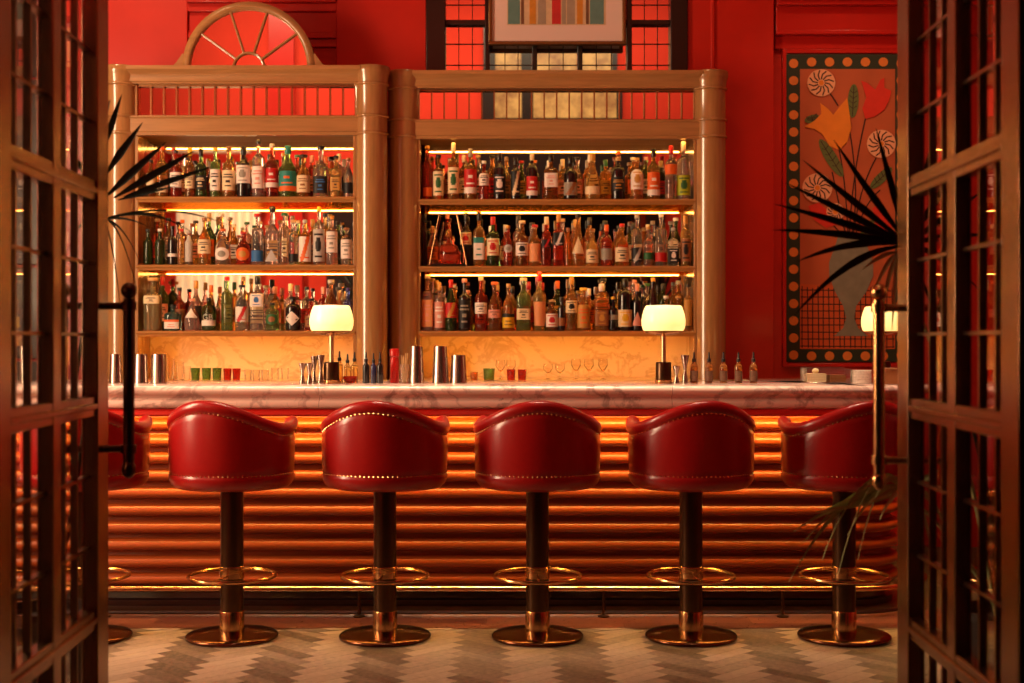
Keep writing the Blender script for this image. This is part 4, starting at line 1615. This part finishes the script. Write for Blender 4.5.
for q in range(8):
    b.lathe([(0.052, q * 0.0085), (0.053, q * 0.0085 + 0.001), (0.053, q * 0.0085 + 0.0068), (0.052, q * 0.0085 + 0.0078)], 28, (0.001 * (q % 2), 0.001 * (q % 3), 0))
b.build('coasters', mat('coaster_paper', srgb(225, 205, 190), 0.6, var=0.35, vscale=90), t)
t = thing('holder_box', 'small wooden box on the bar between door pull and door stile', 'box', (PX(891, 6.88), 6.88, ZB))
b = MB()
b.box(-0.045, 0.03, -0.05, 0.05, 0, 0.07)
b.build('box_body', MATS['paper_brown'], t, bevel=0.004)
b = MB()
b.box(-0.048, 0.033, -0.053, 0.053, 0.07, 0.082)
b.build('lid', MATS['paper_brown'], t, bevel=0.003)

# ------------------------------------------------------------------ painting of flowers
YP = YB - 0.035
kp = YP / F
pt_ = thing('painting', 'large folk style painting of tulips in a grey vase with dotted dark border', 'painting', (PX(847, YP), YP, PZ(208, YP)))
m_pb = mat('paint_dark_green', srgb(38, 44, 26), 0.6, var=0.2)
m_po = mat('paint_dot_orange', srgb(214, 118, 44), 0.6, var=0.15, vscale=40)
m_pf = mat('paint_field', srgb(178, 84, 46), 0.6, var=0.22, vscale=5)
m_pt = mat('paint_table', srgb(196, 84, 34), 0.6, var=0.15, vscale=10)
m_pd = mat('paint_dark', srgb(50, 20, 14), 0.6)
m_pp = mat('paint_pale_pink', srgb(226, 160, 120), 0.6, var=0.1)
m_pr = mat('paint_red', srgb(206, 44, 26), 0.6, var=0.15, vscale=20)
m_py = mat('paint_ochre', srgb(220, 124, 30), 0.6, var=0.15, vscale=14)
m_pg = mat('paint_green', srgb(92, 98, 50), 0.6, var=0.2)
m_pv = mat('paint_vase', srgb(126, 118, 98), 0.6, var=0.28, vscale=14)
pm_list = [m_pb, m_po, m_pf, m_pt, m_pd, m_pp, m_pr, m_py, m_pg, m_pv]
b = MB()
b.box(PX(786.5, YP), PX(907.5, YP), YP, YP + 0.03, PZ(362, YP), PZ(54, YP))
b.build('canvas', m_pb, pt_, world=True, bevel=0.003)
pic = MB()
layer = [0]


def shape(pts, m, lift=1):
    pic.m = m
    layer[0] += lift
    y = YP - 0.0004 - 0.00025 * layer[0]
    pic.poly([(PX(x, YP), PZ(yy, YP)) for x, yy in pts], y, 0.0002)


def circ(cx, cy, rx, ry=None, n=20, rot=0):
    ry = ry or rx
    c, s = math.cos(rot), math.sin(rot)
    o = []
    for q in range(n):
        a = 2 * PI * q / n
        u, v = rx * math.cos(a), ry * math.sin(a)
        o.append((cx + u * c - v * s, cy + u * s + v * c))
    return o


def stroke(pts, wd):
    L_, R_ = [], []
    for i, p in enumerate(pts):
        a, c = pts[max(0, i - 1)], pts[min(len(pts) - 1, i + 1)]
        dx, dy = c[0] - a[0], c[1] - a[1]
        l = math.hypot(dx, dy) or 1
        L_.append((p[0] - dy / l * wd / 2, p[1] + dx / l * wd / 2))
        R_.append((p[0] + dy / l * wd / 2, p[1] - dx / l * wd / 2))
    return L_ + R_[::-1]


def curve(a, b_, c, n=10):
    return [((1 - t) ** 2 * a[0] + 2 * t * (1 - t) * b_[0] + t * t * c[0], (1 - t) ** 2 * a[1] + 2 * t * (1 - t) * b_[1] + t * t * c[1]) for t in [q / n for q in range(n + 1)]]


shape([(800, 69), (895, 69), (895, 349), (800, 349)], 2)
shape([(800, 284), (895, 288), (895, 349), (800, 349)], 3)
layer[0] += 1
for q in range(18):
    xx = 802 + q * 5.3
    if xx < 894:
        shape(stroke([(xx, 286 + (q % 3)), (xx + (q % 2) * 1.0, 348)], 1.1), 4, 0)
layer[0] += 1
for q in range(9):
    shape(stroke([(800.5, 290 + q * 7), (894.5, 291 + q * 7 - (q % 2))], 1.1), 4, 0)
layer[0] += 1
for q in range(18):
    yy = 63.5 + q * 17.15
    for xx in (793.6, 901.2):
        shape(circ(xx, yy, 4.7, 4.7, 14), 1, 0)
for q in range(1, 6):
    xx = 793.6 + q * (901.2 - 793.6) / 6
    for yy in (62, 356):
        shape(circ(xx, yy, 4.8, 4.6, 14), 1, 0)
# stems
layer[0] += 1
for a, c, e in (((848, 238), (846, 180), (838, 145)), ((851, 238), (862, 190), (846, 112)), ((849, 238), (852, 170), (868, 108)), ((853, 238), (858, 190), (876, 158)), ((846, 240), (845, 215), (820, 192)),
                ((846, 238), (838, 200), (832, 172)), ((855, 238), (862, 205), (880, 190)), ((843, 240), (838, 225), (812, 210)), ((838, 106), (832, 96), (826, 88))):
    shape(stroke(curve(a, c, e), 1.3), 4)
# vase
vz = [(838, 236), (835, 246), (829, 262), (829, 276), (835, 292), (843, 306), (846, 318), (843, 328), (834, 336), (868, 336), (858, 328), (854, 318), (856, 306), (866, 292), (873, 276), (873, 262), (867, 246), (862, 236)]
shape(vz, 9)
# leaves
for cx, cy, rx, ry, rot in ((853, 101, 5.5, 17, 0.05), (831, 158, 6, 22, -0.55), (881, 178, 5, 15, 0.8), (812, 119, 8, 4, -0.3), (866, 232, 5, 14, 0.5)):
    shape(circ(cx, cy, rx, ry, 16, rot), 8)
    shape(stroke([(cx + ry * 0.9 * math.sin(rot), cy - ry * 0.9 * math.cos(rot)), (cx - ry * 0.9 * math.sin(rot), cy + ry * 0.9 * math.cos(rot))], 0.8), 4)
    for q in (-0.5, -0.2, 0.1, 0.4):
        c_, s_ = math.cos(rot), math.sin(rot)
        yy = q * ry
        shape(stroke([(cx - s_ * yy - c_ * rx * 0.7, cy + c_ * yy - s_ * rx * 0.7 - 2), (cx - s_ * yy, cy + c_ * yy + 1), (cx - s_ * yy + c_ * rx * 0.7, cy + c_ * yy + s_ * rx * 0.7 - 2)], 0.7), 4, 0)
# tulips
shape([(804, 127), (814, 121), (821, 114), (820, 103), (828, 109), (833, 115), (840, 106), (847, 98), (849, 112), (851, 128), (847, 142), (839, 150), (829, 146), (822, 134), (814, 129)], 7)
shape([(861, 81), (867, 83), (875, 90), (880, 80), (884, 78), (884, 88), (891, 91), (889, 100), (884, 110), (874, 117), (865, 119), (862, 108), (866, 98)], 6)
shape([(872, 208), (880, 204), (886, 212), (892, 226), (884, 232), (876, 224)], 6)
shape([(808, 206), (818, 203), (830, 212), (838, 224), (826, 228), (814, 220)], 6)
# pinwheel daisies
for cx, cy, rr in ((821, 83, 14), (881, 144, 14.5), (817, 188, 15), (835, 212, 9)):
    shape(circ(cx, cy, rr, rr * 0.97, 24), 5)
    layer[0] += 1
    for q in range(12):
        a = 2 * PI * q / 12
        shape(stroke([(cx + 3.4 * math.cos(a), cy + 3.4 * math.sin(a)), (cx + rr * .6 * math.cos(a + .14), cy + rr * .6 * math.sin(a + .14)), (cx + rr * .9 * math.cos(a + .42), cy + rr * .9 * math.sin(a + .42))], 1.3), 4, 0)
    shape(circ(cx, cy, 2.6), 7)
pic.build('picture', pm_list, pt_, world=True, sharp=20)

# ------------------------------------------------------------------ framed print hung before the window
YQ = YB - 0.16
pq = thing('framed_print', 'gilt framed print of coloured upright bands hung before the black window', 'picture', (PX(557, YQ), YQ, PZ(0, YQ)))
b = MB()
x0, x1, zb_, zt_ = PX(488.5, YQ), PX(626, YQ), PZ(44.5, YQ), PZ(-70, YQ)
fwid = 0.024
for (a, c, d, e) in ((x0, x1, zb_, zb_ + fwid), (x0, x1, zt_ - fwid, zt_), (x0, x0 + fwid, zb_ + fwid, zt_ - fwid), (x1 - fwid, x1, zb_ + fwid, zt_ - fwid)):
    b.box(a, c, YQ, YQ + 0.045, d, e)
b.build('frame', mat('dark_gilt', (0.20, 0.10, 0.035), 0.3, metal=0.7, var=0.4, vscale=40), pq, world=True, bevel=0.005)
b = MB()
b.box(x0 + fwid, x1 - fwid, YQ + 0.018, YQ + 0.03, zb_ + fwid, zt_ - fwid)
b.build('mat_board', mat('mat_board_white', srgb(228, 200, 190), 0.7), pq, world=True)
b = MB()
cols_ = [('print_teal', (95, 130, 125)), ('print_ochre', (200, 130, 40)), ('print_grey', (160, 140, 120)), ('print_red', (190, 40, 40)), ('print_brown', (110, 70, 45)), ('print_paper', (206, 176, 140))]
pmx = [mat(n_, srgb(*c_), 0.7, var=0.2, vscale=30) for n_, c_ in cols_]
b.m = 5
b.box(PX(507, YQ), PX(606, YQ), YQ + 0.0165, YQ + 0.018, PZ(24.5, YQ), PZ(-60, YQ))
for xa, xb, ci in ((508, 520, 0), (521, 524, 4), (529.5, 536, 1), (538, 546, 2), (552, 561, 3), (562, 566, 2), (567, 575, 2), (577, 583, 1), (590, 604, 0), (586, 589, 4)):
    b.m = ci
    b.box(PX(xa, YQ), PX(xb, YQ), YQ + 0.0155, YQ + 0.0165, PZ(23.5, YQ), PZ(-58, YQ))
b.build('print', pmx, pq, world=True)


# ------------------------------------------------------------------ palms
def leaf(mb, p0, p1, sag, w, n=9, out=(0, -1, 0), curl=0.0):
    """one long pointed leaflet from p0 to p1 with a fold along its middle; sag bends it downwards."""
    p0, p1 = Vector(p0), Vector(p1)
    d = p1 - p0
    side = d.cross(Vector(out)).normalized()
    if side.z < 0:
        side = -side
    nrm = d.cross(side).normalized()
    if nrm.y > 0:
        nrm = -nrm
    vs, fs = [], []
    for i in range(n + 1):
        t = i / n
        c = p0 + d * t + Vector((0, 0, -sag * (t * t - t * 0.0) + sag * t * 0.0)) + Vector((0, 0, sag * 0.9 * t * (1 - t)))
        ww = w * 0.5 * (min(1, 0.16 + 2.0 * t)) * (1 - t ** 2.2) + 0.0006
        vs += [c + side * ww + nrm * ww * 0.45, c - nrm * 0.0009, c - side * ww + nrm * ww * 0.45, c - nrm * 0.0030]
    for i in range(n):
        a = 4 * i
        for k in range(4):
            j = (k + 1) % 4
            fs.append((a + k, a + j, a + 4 + j, a + 4 + k))
    fs.append((0, 3, 2, 1))
    fs.append(tuple(4 * n + k for k in range(4)))
    mb.add(vs, fs)


def P(x, y, Y):
    return (PX(x, Y), Y, PZ(y, Y))


def make_pot(root, r=0.17, h=0.34):
    b = MB()
    b.lathe([(r * 0.74, 0), (r * 0.76, 0.006), (r, h * 0.9), (r * 1.06, h * 0.91), (r * 1.06, h), (r * 0.95, h), (r * 0.93, h - 0.05), (0.01, h - 0.05)], 36)
    b.build('pot', M_pot, root)
    b = MB()
    b.lathe([(r * 0.92, h - 0.06), (r * 0.92, h - 0.045), (0.01, h - 0.035)], 24)
    b.build('soil', M_soil, root)


def stem(mb, base, hub, bulge, r0=0.010, r1=0.005):
    a, c = Vector(base), Vector(hub)
    pts = []
    for i in range(13):
        t = i / 12
        p = a.lerp(c, t)
        p += Vector(bulge) * math.sin(PI * t)
        pts.append(p)
    mb.tube(pts, [r0 + (r1 - r0) * i / 12 for i in range(13)], 8)


# palm behind the brass-handled door
YQ2 = 4.80
pr_ = thing('potted_palm', 'potted fan palm spreading dark leaves before the painting, beside the brass-handled door', 'palm', (1.86, 5.12, 0))
make_pot(pr_)
fan = MB()
hub = P(908, 244, YQ2)
tips = [((876, 128), -0.02, 4.78), ((834, 140), -0.02, 4.74), ((803, 160), -0.01, 4.70), ((786, 183), 0.0, 4.68), ((774, 204), 0.01, 4.66), ((772, 230), 0.02, 4.66), ((796, 262), 0.06, 4.62), ((792, 318), 0.12, 4.60),
        ((905, 105), 0, 4.85), ((940, 120), 0, 4.9), ((970, 150), 0, 4.95), ((985, 190), 0, 5.0), ((990, 235), 0.02, 5.02), ((980, 290), 0.06, 5.0)]
for (tx, ty), sg, Yt in tips:
    t_ = P(tx, ty, Yt)
    p0 = Vector(hub).lerp(Vector(t_), 0.03)
    leaf(fan, p0, (t_[0], t_[1], t_[2] + sg), sg, 0.031, 12)
stem(fan, (1.88, 5.12, 0.3), hub, (0.05, 0.0, 0.05))
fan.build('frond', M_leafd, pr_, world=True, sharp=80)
fan = MB()
hub = P(898, 252, 4.9)
for (tx, ty), sg in (((872, 296), .05), ((880, 322), .08), ((892, 330), .08), ((905, 335), .06), ((925, 320), .06), ((862, 270), .03)):
    t_ = P(tx, ty, 4.85)
    leaf(fan, hub, (t_[0], t_[1], t_[2] + sg), sg, 0.020, 10)
stem(fan, (1.85, 5.14, 0.3), hub, (0.04, 0.0, 0.02))
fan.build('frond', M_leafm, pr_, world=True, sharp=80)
fan = MB()
hub = P(905, 490, 4.95)
for (tx, ty), sg in (((793, 532), .05), ((789, 582), .17), ((806, 540), .10), ((822, 560), .20), ((838, 575), .24), ((848, 535), .10), ((880, 520), .05), ((858, 560), .2), ((815, 512), -.01), ((870, 503), 0.02),
                     ((935, 560), .12), ((955, 545), .1), ((940, 470), 0), ((965, 480), .02)):
    t_ = P(tx, ty, 4.85)
    leaf(fan, hub, (t_[0], t_[1], t_[2] + sg * 1.5), sg * 1.5, 0.030, 14)
stem(fan, (1.86, 5.10, 0.3), hub, (0.02, 0.0, 0.02))
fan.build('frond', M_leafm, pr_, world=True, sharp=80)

# palm behind the dark-handled door
YL2 = 4.92
pl_ = thing('potted_palm', 'potted palm with silhouetted feathery leaves rising beside the dark-handled door', 'palm', (-1.78, 5.15, 0))
make_pot(pl_)
fr_ = MB()
rach = [P(100, 235, YL2), P(103, 190, YL2), P(104.5, 150, YL2), P(105, 122, YL2), P(106, 100, YL2)]
stem(fr_, (-1.76, 5.15, 0.3), rach[0], (0.03, 0, 0.0))
fr_.tube([Vector(p) for p in rach], [0.006, 0.005, 0.004, 0.003, 0.001], 8)
for (bx_, by_), (tx, ty), w_ in (((105, 118), (110, 100), .02), ((105, 118), (99, 103), .02), ((105, 147), (122, 94), .028), ((104, 147), (90, 100), .028), ((105, 176), (143, 122), .034), ((103, 176), (82, 120), .032),
                                 ((106, 197), (166, 142), .036), ((103, 197), (68, 150), .034), ((114, 198), (196, 150), .034), ((124, 197), (214, 166), .028), ((100, 214), (58, 175), .03), ((118, 200), (176, 186), .018)):
    leaf(fr_, P(bx_, by_, YL2), P(tx, ty, YL2 - 0.08), 0.0, w_, 10)
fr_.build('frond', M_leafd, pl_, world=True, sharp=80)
fr_ = MB()
hub = P(97, 222, 4.98)
stem(fr_, (-1.79, 5.14, 0.3), hub, (0.0, 0, 0.0))
for (tx, ty), sg in (((228, 225), .10), ((150, 228), .05), ((140, 262), .12), ((137, 290), .2), ((120, 305), .25), ((175, 222), .06), ((200, 238), .12), ((80, 300), .2), ((60, 270), .15)):
    t_ = P(tx, ty, 4.9)
    leaf(fr_, hub, (t_[0], t_[1], t_[2] + sg), sg, 0.010, 14)
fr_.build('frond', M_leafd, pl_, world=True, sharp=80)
